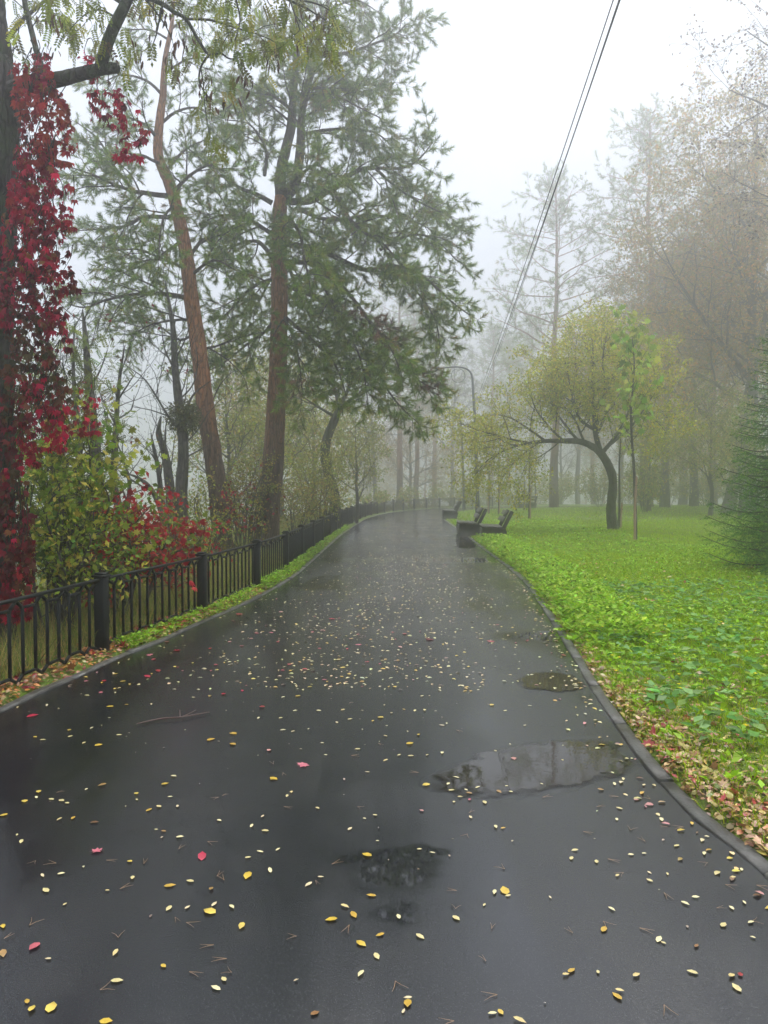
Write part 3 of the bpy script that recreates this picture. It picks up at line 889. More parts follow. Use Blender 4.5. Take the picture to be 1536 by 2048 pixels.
# ---------------------------------------------------------------- the slim leaning pine
def slim_pine():
    T = Tree(PINE); D = 17.6
    foot = P(452, 1108, D); foot.z = gz1(foot.x, foot.y) - .05
    tp = [foot] + [P(x, y, D) for x, y in ((447, 1093), (437, 1000), (427, 917), (413, 833), (400, 717), (383, 598), (373, 513), (359, 444), (342, 376), (328, 342), (316, 307), (318, 253), (326, 190), (330, 120), (345, 40), (352, -60))]
    T.limb(tp, [.27, .235, .215, .205, .195, .18, .165, .155, .145, .13, .12, .11, .095, .08, .06, .04, .02], 0, True, grow=False)
    LIMBS = [
        ([(342, 393), (290, 386), (267, 383), (222, 366), (185, 349), (120, 328)], 16.4, .065),
        ([(270, 384), (232, 338), (212, 301), (191, 273), (155, 246)], 18.4, .045),
        ([(372, 595), (325, 588), (280, 588), (219, 598), (171, 615), (137, 608)], 16.6, .06),
        ([(357, 437), (290, 434), (256, 451), (205, 458), (154, 461)], 18.6, .055),
        ([(366, 480), (310, 520), (260, 540), (215, 560)], 19.0, .045),
        ([(376, 540), (330, 520), (280, 500), (230, 500)], 16.2, .04),
        ([(379, 513), (403, 482), (427, 468), (455, 440)], 18.4, .05),
        ([(383, 550), (427, 520), (470, 540)], 16.8, .045),
        ([(390, 640), (350, 640), (300, 650), (262, 672)], 18.0, .04),
        ([(392, 660), (360, 680), (300, 640), (255, 630)], 19.2, .035),
        ([(398, 700), (440, 690), (480, 670)], 18.6, .04),
        ([(318, 280), (294, 253), (260, 236), (215, 225)], 17.0, .05),
        ([(318, 250), (350, 225), (390, 215), (420, 230)], 18.0, .045),
        ([(345, 385), (380, 350), (420, 330), (450, 345)], 16.8, .05),
        ([(330, 345), (370, 300), (410, 280)], 18.8, .045),
        ([(326, 190), (290, 160), (240, 150), (200, 170)], 18.2, .04),
        ([(328, 150), (370, 120), (420, 115)], 17.0, .035),
        ([(340, 60), (380, 30), (420, 20)], 18.0, .03),
        ([(338, 80), (300, 60), (260, 60)], 17.2, .03),
        ([(350, 410), (330, 430), (320, 470), (318, 510)], 15.6, .04),
        ([(325, 330), (280, 310), (250, 320), (225, 330)], 15.8, .04),
    ]
    for l, d1, r in LIMBS: T.limb(pts_px(l, D, d1), lin(r, .01, len(l)), 1, t0=.16, dens=5.0, lenk=1.0)
    for l, d1, r in (([(413, 830), (440, 770), (470, 740)], 18.4, .02), ([(405, 760), (380, 740), (362, 745)], 17.0, .015)):
        T.limb(pts_px(l, D, d1), lin(r, .006, len(l)), 1, grow=False)          # dead snags
    T.shift(foot); pos, dr = T.arr(); g = Geo()
    tuft_leaf(g, pos, dr, .135, GREENS, GW)
    print('slim pine tufts', len(pos))
    return finish(T, 'pine_tree', 'slim leaning pine with orange bark behind the iron fence', foot, M['pine_bark'], g, M['needle'], crown='needle_crown', limb=M['pine_limb'])
slim_pine()

# ---------------------------------------------------------------- the dark crooked tree by the fence
BROAD = Sp(top=3, dens=[0, 2.2, 3.4, 5.0], t0=[0, .25, .2, .1], ang=[(0, 0), (25, 60), (30, 65), (25, 60)], len=[(0, 0), (.9, 2.0), (.4, .9), (.15, .35)], short=.4, rk=.016, rmin=.0035,
           seg=.16, wig=[0, .13, .16, .18], trop=[0, .05, .05, -.1], flat=1.0, gap=.10, l0=.1, leaf_all=True)
def crooked_tree():
    D = 27.0; T = Tree(BROAD)
    foot = P(668, 1066, D); foot.z = gz1(foot.x, foot.y) - .05
    T.limb([foot] + [P(x, y, D) for x, y in ((670, 1035), (668, 990), (658, 950), (650, 910), (655, 875), (668, 842), (680, 815))], [.24, .21, .19, .175, .165, .16, .145, .12], 0, True, grow=False)
    for l, d1, r in (([(676, 822), (700, 800), (740, 780), (790, 770)], 26, .08), ([(678, 818), (670, 780), (650, 740), (640, 690)], 28, .08), ([(680, 815), (700, 770), (720, 720), (730, 670)], 27.5, .08),
                     ([(672, 835), (630, 810), (600, 790)], 26.4, .06)):
        T.limb(pts_px(l, D, d1), lin(r, .012, len(l)), 1, grow=True)
    T.shift(foot); pos, dr = T.arr(); g = Geo()
    flat_leaf(g, pos, dr, .075, [(.11, .13, .045), (.16, .15, .05), (.09, .11, .04)], None, 2, spread=.06, keep=.8)
    return finish(T, 'crooked_tree', 'dark S-shaped trunk leaning beside the fence under the pine boughs', foot, M['dark_bark'], g, M['leaf'])
crooked_tree()

# ---------------------------------------------------------------- the near tree hung with red creeper
ROB = Sp(top=2, dens=[0, 4.0, 7.5], t0=[0, .25, .1], ang=[(0, 0), (30, 70), (30, 70)], len=[(0, 0), (.28, .65), (.15, .32)], short=.4, rk=.012, rmin=.0025,
         seg=.12, wig=[0, .16, .2], trop=[0, -.8, -1.2], flat=1.0, gap=.075, l0=.1, leaf_all=True)
def creeper_tree():
    D = 7.3; T = Tree(ROB)
    foot = P(-22, 1325, D); foot.z = gz1(foot.x, foot.y) - .05
    T.limb([foot] + [P(x, y, D) for x, y in ((-22, 1200), (-18, 1000), (-16, 800), (-14, 600), (-8, 400), (-4, 280), (0, 200), (-4, 130), (-14, 40), (-30, -80), (-45, -200))],
           [.27, .235, .205, .19, .185, .185, .185, .18, .13, .12, .11, .09], 0, True, grow=False, per=6)
    T.limb(pts_px([(0, 195), (35, 176), (80, 166), (130, 156), (180, 143), (212, 137), (233, 136)], D, 6.9), [.085, .08, .074, .064, .055, .05, .045], 1, grow=False)
    T.limb(pts_px([(200, 138), (207, 112), (219, 75), (236, 38), (255, 0), (268, -40), (275, -90)], 6.95, 6.6), [.052, .054, .052, .05, .045, .04, .03], 1, grow=False)
    T.limb(pts_px([(88, 162), (82, 130), (72, 98), (62, 60), (50, 10), (44, -40), (35, -120)], 7.15, 7.6), [.03, .03, .028, .027, .026, .022, .01], 1, t0=.5)
    T.limb(pts_px([(-2, 90), (30, 60), (45, 40), (80, 10), (120, -30)], 7.3, 8.2), [.03, .024, .02, .018, .01], 1)
    for l, d0, d1, r in (([(258, -5), (290, -6), (325, 8), (350, 25), (372, 38), (396, 79), (417, 109), (440, 106), (461, 118), (490, 112)], 6.8, 6.6, .026),
                     ([(417, 110), (402, 132), (398, 160), (410, 185), (425, 200)], 6.68, 6.5, .013),
                     ([(372, 38), (420, 40), (470, 55), (520, 70), (560, 90)], 6.7, 7.2, .014),
                     ([(268, -40), (340, -50), (430, -40), (520, -20), (600, 10), (650, 40)], 6.65, 7.0, .03),
                     ([(275, -80), (400, -110), (520, -100), (620, -60), (670, -10)], 6.6, 6.4, .03),
                     ([(270, -60), (330, -90), (420, -80), (500, -40), (540, 10)], 6.6, 7.8, .025),
                     ([(262, -30), (300, 10), (330, 50), (345, 80)], 6.7, 7.4, .014),
                     ([(250, 10), (200, -20), (150, -30), (100, -10), (70, 30)], 6.9, 6.2, .02),
                     ([(236, 38), (200, 20), (170, 30), (140, 60)], 6.9, 7.4, .012),
                     ([(325, 8), (318, 40), (312, 70), (300, 105)], 6.7, 6.6, .012),
                     ([(600, 0), (640, 10), (668, 30), (675, 60)], 7.0, 7.0, .01),
                     ([(480, -80), (470, -20), (480, 40), (470, 80)], 6.5, 6.4, .012),
                     ([(560, -90), (570, -30), (590, 30), (600, 60)], 6.6, 6.5, .012)):
        T.limb(pts_px(l, d0, d1), lin(r, .004, len(l)), 1, t0=.1, dens=3.3)
    T.shift(foot); pos, dr = T.arr(); g = Geo(); n = len(pos)
    D2 = dr * .3 + rng.normal(0, .35, (n, 3)); D2[:, 2] -= .85
    scatter(g, PINN_V, PINN_F, pos, frames(D2, rng.uniform(0, 6.28, n)), rng.uniform(.10, .20, n), palette(n, [(.22, .26, .03), (.29, .32, .045), (.16, .20, .028), (.38, .35, .06), (.13, .11, .04)], [4, 3, 3, 1.2, .8]))
    print('creeper tree leaves', n)
    t = finish(T, 'leaning_tree', 'near tree with dark mossy limb and sawn-off stub, hung with creeper', foot, M['dark_bark'], g, M['leaf'], crown='hanging_foliage')
    # brown seed pods hanging in bunches
    pg = Geo()
    for px, py, d, k in ((640, 40, 6.95, 20), (615, 70, 6.95, 16), (590, 20, 6.9, 12), (320, 25, 6.7, 26), (275, 100, 6.8, 14), (355, 75, 6.8, 14), (340, 120, 6.9, 12), (410, 170, 6.6, 14), (455, 200, 6.6, 12), (100, 30, 6.6, 16), (90, 80, 6.6, 10), (540, 110, 7.1, 14), (490, 150, 6.8, 10)):
        c = np.array(P(px, py, d) - foot); pp = c + rng.normal(0, .06, (k, 3)); dd = rng.normal(0, .2, (k, 3)); dd[:, 2] -= 1
        scatter(pg, np.array(OVAL_V) * (.5, 1, 1), OVAL_F, pp, frames(dd, rng.uniform(0, 6.28, k)), rng.uniform(.06, .11, k), palette(k, [(.06, .03, .018), (.11, .05, .025), (.13, .07, .03)]))
    pg.obj('seed_pods', M['leaf'], t)['kind'] = 'stuff'
    return foot
CREEPER_FOOT = creeper_tree()
REDS = [(.40, .006, .042), (.27, .005, .032), (.52, .02, .065), (.15, .006, .02), (.36, .03, .03), (.46, .008, .05), (.24, .10, .03)]
MAROON = [(.13, .012, .02), (.20, .016, .026), (.10, .02, .014), (.27, .014, .03), (.16, .06, .03)]
BROWNG = [(.12, .05, .022), (.09, .06, .022), (.17, .07, .03), (.08, .07, .02), (.22, .03, .03)]
def creeper():
    """the curtain of creeper on the near tree: zones of hanging stems with five-fingered leaves"""
    foot = CREEPER_FOOT; g, st = Geo(), Geo()
    ZONES = [  # x0, x1, y0, y1, depth, leaves, colours
        (10, 115, 105, 170, 7.05, 120, [(.42, .03, .04), (.36, .05, .03), (.30, .015, .03)]), (60, 105, 90, 140, 7.0, 40, REDS), (165, 190, 88, 120, 7.1, 18, REDS), (180, 250, 155, 215, 6.95, 55, REDS), (240, 285, 212, 278, 6.95, 38, REDS),
        (35, 140, 180, 290, 7.0, 210, [(.40, .03, .03), (.34, .06, .03), (.30, .012, .03)]), (20, 112, 280, 420, 6.95, 330, REDS), (5, 115, 400, 520, 6.95, 300, REDS), (0, 118, 500, 610, 6.95, 260, REDS + MAROON), (112, 150, 360, 420, 6.95, 26, REDS), (100, 150, 500, 545, 6.95, 34, MAROON),
        (8, 115, 600, 700, 6.95, 150, BROWNG + MAROON), (10, 130, 690, 800, 6.98, 190, BROWNG), (95, 140, 590, 660, 6.95, 40, REDS + MAROON), (40, 130, 735, 860, 6.9, 170, REDS), (62, 82, 855, 890, 6.9, 18, REDS),
        (-20, 50, 780, 1000, 7.0, 330, MAROON + BROWNG), (-20, 68, 980, 1190, 7.0, 420, MAROON), (0, 60, 1120, 1200, 6.95, 70, REDS), (10, 45, 840, 1100, 6.95, 60, REDS),
        (140, 190, 760, 830, 8.2, 60, REDS)]
    for x0, x1, y0, y1, d, n, cols in ZONES:
        n = int(n * 1.45); k = max(2, n // 9)                       # leaves gather along hanging strands
        sx, sy, sl, sd = rng.uniform(x0, x1, k), y0 + (y1 - y0) * rng.random(k) ** 1.3, rng.uniform(40, 130, k), rng.normal(0, .14, k)
        w_ = rng.integers(0, k, n); tt = rng.random(n)
        px = sx[w_] + rng.normal(0, 6, n) + (tt - .5) * 8; py = np.minimum(sy[w_] + tt * sl[w_], y1 + 35); dd = d + sd[w_] + rng.normal(0, .03, n)
        pos = np.array([P(a, b, c) - foot for a, b, c in zip(px, py, dd)])
        D = rng.normal(0, .35, (n, 3)); D[:, 2] -= .9; D[:, 1] -= .25
        scatter(g, CREEP_V, CREEP_F, pos, frames(D, rng.normal(0, .9, n)), rng.uniform(.04, .078, n), palette(n, cols, None, .22))
        for k in range(max(2, n // 22)):
            a = P(rnd.uniform(x0, x1), y0 - 10, d + rnd.uniform(-.12, .12)) - foot; b = P(rnd.uniform(x0, x1), y1, d + rnd.uniform(-.12, .12)) - foot
            p, r = catmull([a, a.lerp(b, .33) + rv(.03), a.lerp(b, .66) + rv(.04), b], [.005, .004, .003, .002], 4); tube(st, p, r, 3)
    t = thing('red_creeper', 'crimson creeper hanging in a curtain from the near tree', 'creeper', foot)
    st.obj('stems', M['dark_bark'], t)['kind'] = 'stuff'; g.obj('leaves', M['leaf'], t)
creeper()

# ---------------------------------------------------------------- bare trees on the bank
BARE = Sp(top=3, dens=[0, 2.2, 2.6, 3.0], t0=[0, .25, .2, .2], ang=[(0, 0), (25, 60), (25, 60), (25, 60)], len=[(0, 0), (.6, 1.6), (.3, .7), (.12, .3)], short=.4, rk=.012, rmin=.0035,
          seg=.16, wig=[0, .12, .14, .15], trop=[0, .25, .1, .05], flat=1.0, gap=.3, l0=.3, leaf_all=False)
def bare_tree(label, D, trunk, rad, limbs, leaves=None, name='bare_tree', keep=.25, foot_px=None, tdens=None):
    T = Tree(BARE)
    x, y = trunk[0]; foot = P(x, y, D); foot.z = gz1(foot.x, foot.y) - .1
    T.limb([foot] + [P(a, b, D) for a, b in trunk], [rad[0] * 1.2] + list(np.interp(np.linspace(0, 1, len(trunk)), np.linspace(0, 1, len(rad)), rad) * np.append(np.ones(len(trunk) - 1), .35)), 1, True, t0=.35, dens=tdens)
    for l, d1, r in limbs: T.limb(pts_px(l, D, d1), lin(r, .006, len(l)), 1, t0=.15)
    T.shift(foot); g = None
    if leaves and T.anch:
        pos, dr = T.arr(); g = Geo(); flat_leaf(g, pos, dr, .07, leaves, None, 2, (LEAF4_V, LEAF4_F), .05, .7, keep=keep)
    return finish(T, name, label, foot, M['grey_bark'], g, M['leaf'], group='bare trees on the bank')
OLIVE = [(0.257, 0.297, 0.05), (0.365, 0.338, 0.061), (0.203, 0.243, 0.044), (0.405, 0.311, 0.077)]
bare_tree('straight dark bare trunk beside the creeper tree, leftmost on the bank', 12, [(198, 1060), (197, 1000), (190, 900), (182, 817), (177, 760), (172, 690), (165, 620)], [.11, .08, .03],
          [([(190, 905), (205, 860), (213, 843), (216, 820)], 12.3, .03), ([(182, 830), (160, 800), (150, 770)], 12.4, .03), ([(178, 780), (200, 740), (215, 700)], 11.8, .02), ([(192, 940), (170, 900), (150, 870)], 11.6, .02)], [(.25, .03, .03), (.10, .06, .03)])
bare_tree('thin forked bare tree with crooked stems and fine twigs', 13, [(252, 1070), (250, 1045), (240, 1020), (227, 967), (230, 900), (233, 833), (240, 750), (250, 690)], [.09, .06, .015],
          [([(252, 1040), (258, 985), (256, 950), (245, 915), (232, 880)], 13.3, .05), ([(236, 800), (255, 770), (272, 745)], 12.6, .018), ([(232, 850), (205, 800), (195, 770)], 13.4, .02), ([(232, 840), (262, 820), (268, 790)], 13.6, .018), ([(231, 870), (214, 850), (208, 815)], 12.8, .018)], BROWNG, keep=.4)
bare_tree('tall bare tree carrying the round mistletoe ball', 16, [(362, 1060), (362, 1027), (363, 967), (367, 900), (361, 833), (355, 783), (350, 733), (347, 667), (340, 617), (330, 560)], [.15, .12, .09, .06, .02],
          [([(348, 850), (330, 823), (300, 773), (280, 750), (247, 728)], 15.4, .03), ([(362, 850), (380, 800), (400, 777), (425, 760)], 16.4, .035), ([(367, 918), (390, 905), (410, 893)], 16.5, .025), ([(340, 833), (300, 820), (263, 813)], 16.6, .018),
           ([(352, 745), (330, 700), (322, 650)], 16.8, .025), ([(349, 720), (370, 680), (385, 630)], 15.6, .02), ([(358, 800), (385, 770), (395, 730), (392, 690)], 16.2, .02)], OLIVE, keep=.12)
bare_tree('broken grey snag with jagged top standing on the bank', 17, [(345, 1050), (343, 1013), (337, 950), (328, 900), (317, 867), (322, 833)], [.13, .09, .045],
          [([(331, 910), (330, 870), (333, 840)], 17.2, .035), ([(338, 960), (345, 910), (350, 870)], 17.2, .02)], tdens=.6)
bare_tree('slim leaning bare stem beside the broken snag', 17.5, [(328, 1040), (322, 985), (315, 930), (306, 890), (302, 866)], [.07, .05, .02], [([(315, 930), (300, 905), (280, 890)], 17.2, .018)])
bare_tree('low arching bare branchwork above the shrubs', 14, [(330, 1060), (318, 1010), (300, 975), (275, 955), (255, 948)], [.06, .04, .015], [([(300, 975), (270, 985), (250, 1000)], 13.6, .015), ([(318, 1010), (285, 1015), (262, 1012)], 13.8, .012)])
bare_tree('pale slender bare stem rising behind the crimson creeper', 15, [(160, 1050), (160, 960), (157, 880), (150, 800), (146, 720), (150, 640)], [.07, .05, .015], [([(158, 900), (175, 850), (180, 800)], 15.3, .02), ([(150, 800), (130, 760), (125, 710)], 14.7, .02)], OLIVE, keep=.3)
# mistletoe: a ball of forking twigs and small leaves
def mistletoe():
    c = P(367, 836, 16.0); t = thing('mistletoe', 'round bushy mistletoe ball in the tall bare tree', 'mistletoe', c)
    n = 900; d = rng.normal(0, 1, (n, 3)); d /= np.linalg.norm(d, axis=1)[:, None]; r = .36 * rng.random(n) ** .4
    g = Geo(); flat_leaf(g, d * r[:, None], d, .055, [(.10, .11, .035), (.15, .15, .05), (.07, .08, .03)], None, 3, spread=.03, droop=.0)
    g.obj('leaf_ball', M['leaf'], t)
    s = Geo()
    for k in range(26):
        v = Vector(d[k]) * .34; tube(s, [Vector((0, 0, 0)), v * .5 + rv(.02), v], [.008, .005, .002], 3)
    s.obj('twigs', M['grey_bark'], t)
mistletoe()

# ---------------------------------------------------------------- shrubs behind the fence
SHRUB = Sp(far=1, top=2, dens=[0, 4.5, 6.0], t0=[0, .15, .1], ang=[(0, 0), (30, 70), (30, 70)], len=[(0, 0), (.35, .8), (.12, .3)], short=.3, rk=.012, rmin=.003,
           seg=.13, wig=[0, .16, .2], trop=[0, .1, -.4], flat=1.0, gap=.09, l0=.0, leaf_all=True)
def shrub(name, label, px, D, top_py, width, cols, w=None, stems=7, leaf=.08, tmpl=(LEAF4_V, LEAF4_F), per=2, keep=1.0, group='shrubs behind the fence', lean=0.0, cat='shrub', dens=None):
    T = Tree(SHRUB); x = (px - 768) / F_PX * D; z0 = gz1(x, D) - .05; foot = Vector((x, D, z0))
    H = P(px, top_py, D).z - z0
    k = H / 1.8
    for i in range(stems):
        a = rnd.uniform(0, 6.28); rr = rnd.uniform(.25, 1) * width / 2
        tip = foot + Vector((math.cos(a) * rr + lean * H, math.sin(a) * rr * .9, H * rnd.uniform(.6, 1.0)))
        b = foot + Vector((math.cos(a), math.sin(a), 0)) * .12
        T.limb([b, b.lerp(tip, .35) + rv(.05) + Vector((0, 0, .1 * H)), b.lerp(tip, .7) + rv(.07) + Vector((0, 0, .08 * H)), tip], [.02 * k ** .5, .015 * k ** .5, .01, .005], 1, lenk=max(.7, min(1.7, k ** .6)), dens=dens)
    T.shift(foot); pos, dr = T.arr(); g = Geo()
    flat_leaf(g, pos, dr, leaf, cols, w, per, tmpl, leaf * .6, .5, keep=keep)
    return finish(T, name, label, foot, M['grey_bark'], g, M['leaf'], group=group, cat=cat, crown='foliage')
YG = [(0.29, 0.348, 0.036), (0.377, 0.406, 0.054), (0.189, 0.261, 0.03), (0.493, 0.435, 0.072)]
GRN = [(0.112, 0.208, 0.03), (0.176, 0.272, 0.036), (0.256, 0.32, 0.042)]
MIX_RED = [(0.149, 0.23, 0.033), (0.23, 0.284, 0.044), (0.486, 0.027, 0.033), (0.378, 0.02, 0.028), (0.324, 0.068, 0.033)]
shrub('shrub', 'yellow-green maple shrub rising beside the creeper tree', 120, 8.4, 830, 1.0, YG + GRN, None, 10, .085, (MAPLE_V, MAPLE_F), 1)
shrub('shrub', 'dark green leafy shrub just behind the nearest fence panel', 110, 7.9, 960, 1.2, GRN + YG, None, 12, .075, (LEAF4_V, LEAF4_F), 2)
shrub('shrub', 'green shrub streaked with red creeper behind the second fence panel', 215, 9.0, 1010, 1.3, MIX_RED, [2, 2, 3, 3, 1], 12, .08, (LEAF4_V, LEAF4_F), 2)
shrub('shrub', 'low bright red creeper shrub beside the second fence post', 265, 9.8, 1010, 1.3, [(.42, .02, .035), (.32, .015, .03), (.24, .30, .04), (.48, .06, .06), (.17, .22, .03)], [4, 4, 1.5, 1.5, 1.2], 13, .08, (CREEP_V, CREEP_F), 1, keep=.95)
shrub('shrub', 'tangled green shrub between the red creeper and the slim pine', 315, 11.5, 1030, 1.5, GRN + YG + [(.46, .02, .04), (.40, .015, .035), (.5, .03, .05)], None, 11, .07, per=2)
shrub('shrub', 'olive shrub at the foot of the slim pine', 400, 16.5, 985, 1.8, OLIVE + YG, None, 12, .07, per=2)
shrub('shrub', 'olive undergrowth shrub between the two pines', 488, 19.5, 930, 2.0, OLIVE + [(.20, .13, .05)], None, 13, .075, per=2)
shrub('shrub', 'rusty olive shrub behind the large pine', 590, 22.5, 960, 2.2, OLIVE + [(.24, .14, .05)], None, 13, .08, per=2)
shrub('shrub', 'yellowish shrub behind the crooked tree', 640, 25.5, 900, 2.4, YG + OLIVE, None, 13, .085, per=2)
shrub('shrub', 'small red creeper spray climbing the foot of the slim pine', 462, 17.2, 985, .5, REDS, None, 5, .08, (CREEP_V, CREEP_F), 1, keep=.35)
shrub('shrub', 'red creeper spray beside the large pine trunk', 512, 19.6, 965, .45, REDS, None, 4, .08, (CREEP_V, CREEP_F), 1, keep=.3)
shrub('shrub', 'light green feathery shrub hanging behind the crimson creeper', 140, 9.2, 690, .8, [(.16, .21, .05), (.22, .26, .07)], None, 6, .16, (PINN_V, PINN_F), 1, keep=.5)

# ---------------------------------------------------------------- broadleaf trees grown whole, and copies of them
TALL = Sp(far=1, top=3, dens=[0, 1.7, 2.3, 3.2], t0=[0, .2, .2, .1], ang=[(0, 0), (25, 55), (28, 60), (25, 65)], len=[(0, 0), (1.6, 3.2), (.7, 1.5), (.3, .6)], short=.4, rk=.014, rmin=.006,
          seg=.3, wig=[0, .11, .14, .16], trop=[0, .06, .02, -.1], flat=1.0, gap=.17, l0=.05, leaf_all=True)
def tall_tree(H, base_r, crown0, limbs, seed, cols, leaf=.12, per=2, keep=1.0, lean=(0, 0), sp=TALL, spread=1.0, up=.9):
    """data of one whole tree: trunk, branches, crown meshes about its foot"""
    global rnd
    old = rnd; rnd = random.Random(seed)
    T = Tree(sp); n = 8
    tp = [Vector((lean[0] * (i / n) ** 1.4 + rnd.gauss(0, .05), lean[1] * (i / n) ** 1.4 + rnd.gauss(0, .05), H * i / n)) for i in range(n + 1)]
    tp[0] = Vector((0, 0, -.1))
    tr = [base_r * 1.25] + [base_r * (1 - .9 * (i / n)) for i in range(1, n + 1)]
    p, r = T.limb(tp, tr, 1, True, t0=crown0, dens=.9)
    for i in range(limbs):
        t = crown0 + (.95 - crown0) * (i + rnd.random()) / limbs; f = t * (len(p) - 1); k = min(int(f), len(p) - 2)
        q = p[k].lerp(p[k + 1], f - k); a = i * 2.4 + rnd.uniform(-.4, .4)
        L = H * .42 * (1.1 - .75 * t) * rnd.uniform(.7, 1.2) * spread
        d = Vector((math.cos(a), math.sin(a), up * rnd.uniform(.6, 1.3))).normalized()
        pts = [q]
        for j in range(4):
            d = (d + rv(.13) + Vector((0, 0, .05))).normalized(); pts.append(pts[-1] + d * L / 4)
        T.limb(pts, lin(max(.02, r[k] * .55), .012, 5), 1, t0=.2, lenk=max(.5, min(1.2, L / 5)))
    rnd = old
    pos, dr = T.arr(); g = Geo()
    flat_leaf(g, pos, dr, leaf, cols, None, per, spread=leaf * .8, droop=.4, keep=keep)
    return dict(trunk=T.trunk.mesh('trunk', M['grey_bark'], True), wood=T.wood.mesh('branches', M['grey_bark'], True), crown=g.mesh('crown', M['leaf']), n=len(pos))
TUFT_FAR = tuft_template(12, 5, (.2, 1.4))
FARPINE = Sp(far=1, top=2, dens=[0, 2.4, 3.2], t0=[0, .3, .2], ang=[(0, 0), (30, 60), (30, 60)], len=[(0, 0), (.7, 1.5), (.3, .6)], short=.4, rk=.016, rmin=.006,
             seg=.25, wig=[0, .1, .12], trop=[0, -.02, .2], flat=.8, gap=.16, l0=.2, leaf_all=True)
def tall_pine(H, base_r, crown0, limbs, seed, spread=1.0):
    global rnd
    old = rnd; rnd = random.Random(seed)
    T = Tree(FARPINE); n = 8
    tp = [Vector((rnd.gauss(0, .1) * (i > 0), rnd.gauss(0, .1) * (i > 0), H * i / n)) for i in range(n + 1)]; tp[0].z = -.1
    p, r = T.limb(tp, [base_r * 1.2] + [base_r * (1 - .88 * i / n) for i in range(1, n + 1)], 1, True, t0=.85, dens=3)
    for i in range(limbs):
        t = crown0 + (.97 - crown0) * (i + rnd.random()) / limbs; f = t * (len(p) - 1); k = min(int(f), len(p) - 2)
        q = p[k].lerp(p[k + 1], f - k); a = i * 2.4 + rnd.uniform(-.5, .5)
        s = (t - crown0) / (1 - crown0); L = H * .2 * (.55 + 1.3 * s * (1 - s) * 2 * .8) * rnd.uniform(.6, 1.25) * spread * (1.15 - .7 * s)
        d = Vector((math.cos(a), math.sin(a), rnd.uniform(-.05, .45))).normalized(); pts = [q]
        for j in range(4): d = (d + rv(.12) + Vector((0, 0, .06))).normalized(); pts.append(pts[-1] + d * L / 4)
        T.limb(pts, lin(max(.025, r[k] * .4), .012, 5), 1, t0=.3)
    rnd = old
    pos, dr = T.arr(); g = Geo(); tuft_leaf(g, pos, dr, .2, GREENS, GW, TUFT_FAR)
    return dict(trunk=T.trunk.mesh('trunk', M['pine_bark'], True), wood=T.wood.mesh('branches', M['pine_bark'], True), crown=g.mesh('crown', M['needle']), n=len(pos))
def plant(kind, name, label, x, y, s=1.0, rz=0.0, group=None, tilt=0.0, sz=None):
    t = thing(name, label, 'tree', (x, y, gz1(x, y) - .05), rz, group)
    t.scale = (s, s, sz or s); t.rotation_euler = (0, tilt, rz)
    link('trunk', kind['trunk'], t); link('branches', kind['wood'], t); link('crown', kind['crown'], t)
    return t
def at(px, d): return (px - 768) / F_PX * d, d
AUTUMN = [(0.446, 0.33, 0.055), (0.525, 0.37, 0.06), (0.341, 0.29, 0.05), (0.473, 0.251, 0.06), (0.263, 0.251, 0.045)]
OCHRE = [(0.451, 0.298, 0.07), (0.499, 0.285, 0.08), (0.356, 0.259, 0.06), (0.285, 0.246, 0.05)]
BROAD_A = tall_tree(15, .28, .28, 15, 3, AUTUMN, .13, 4, .8, sp=TALL, spread=1.1)
BROAD_B = tall_tree(13, .24, .22, 14, 4, OCHRE, .13, 4, .75, sp=TALL, spread=1.15, up=.7)
BROAD_C = tall_tree(7.5, .14, .2, 12, 5, OLIVE + YG, .16, 3, .9, sp=TALL, spread=1.2)
THIN = tall_tree(16, .24, .35, 13, 6, [(.14, .10, .07), (.10, .08, .06), (.17, .13, .07)], .09, 2, .6, sp=TALL, spread=.95)
PINE_A = tall_pine(19, .27, .5, 34, 8)
PINE_B = tall_pine(17, .24, .42, 34, 9, 1.15)

# behind the fence, centre of the picture
GL = 'hazy trees behind the fence'
for k, px, d, s, rz, lab in ((BROAD_C, 455, 29, .85, .4, 'pale olive tree hazy between the two pines'), (BROAD_C, 560, 33, .85, 2.2, 'pale yellowish tree behind the large pine trunk'), (BROAD_C, 712, 34, .62, 1.1, 'small green tree just past the crooked tree'),
                             (BROAD_C, 630, 39, .95, 3.6, 'misty olive tree behind the crooked trunk'), (BROAD_B, 520, 47, .8, .8, 'faint ochre tree showing through the pine boughs')):
    x, y = at(px, d); plant(k, 'broadleaf_tree', lab, x, y, s, rz, GL)
GC = 'tall trees beyond the bend'
for k, px, d, s, rz, tl, lab in ((PINE_A, 798, 68, 1.15, .3, 0, 'reddish pine trunk beyond the fence, leftmost at the bend'), (PINE_B, 838, 74, 1.2, 1.9, .07, 'leaning reddish pine beyond the bend'), (PINE_A, 866, 90, 1.3, 4.0, -.04, 'pale pine standing right of the leaning one'),
                             (THIN, 752, 64, .8, 2.0, .1, 'leaning bare tree beyond the far fence'), (THIN, 902, 84, 1.2, .5, .03, 'thin bare tree directly behind the slim lamp'), (PINE_B, 985, 92, 1.4, 3.0, 0, 'faint pine crown showing beyond the lamp arm'),
                             (PINE_A, 1015, 104, 1.4, 5.0, 0, 'very faint tall pine right of the lamp pole'), (BROAD_B, 820, 72, .8, 1.0, 0, 'faint ochre tree filling the gap at the bend'), (THIN, 1030, 112, 1.2, 4.4, 0, 'very faint bare tree in the far fog')):
    x, y = at(px, d); plant(k, 'pine_tree' if k in (PINE_A, PINE_B) else 'broadleaf_tree', lab, x, y, s, rz, GC, tl)
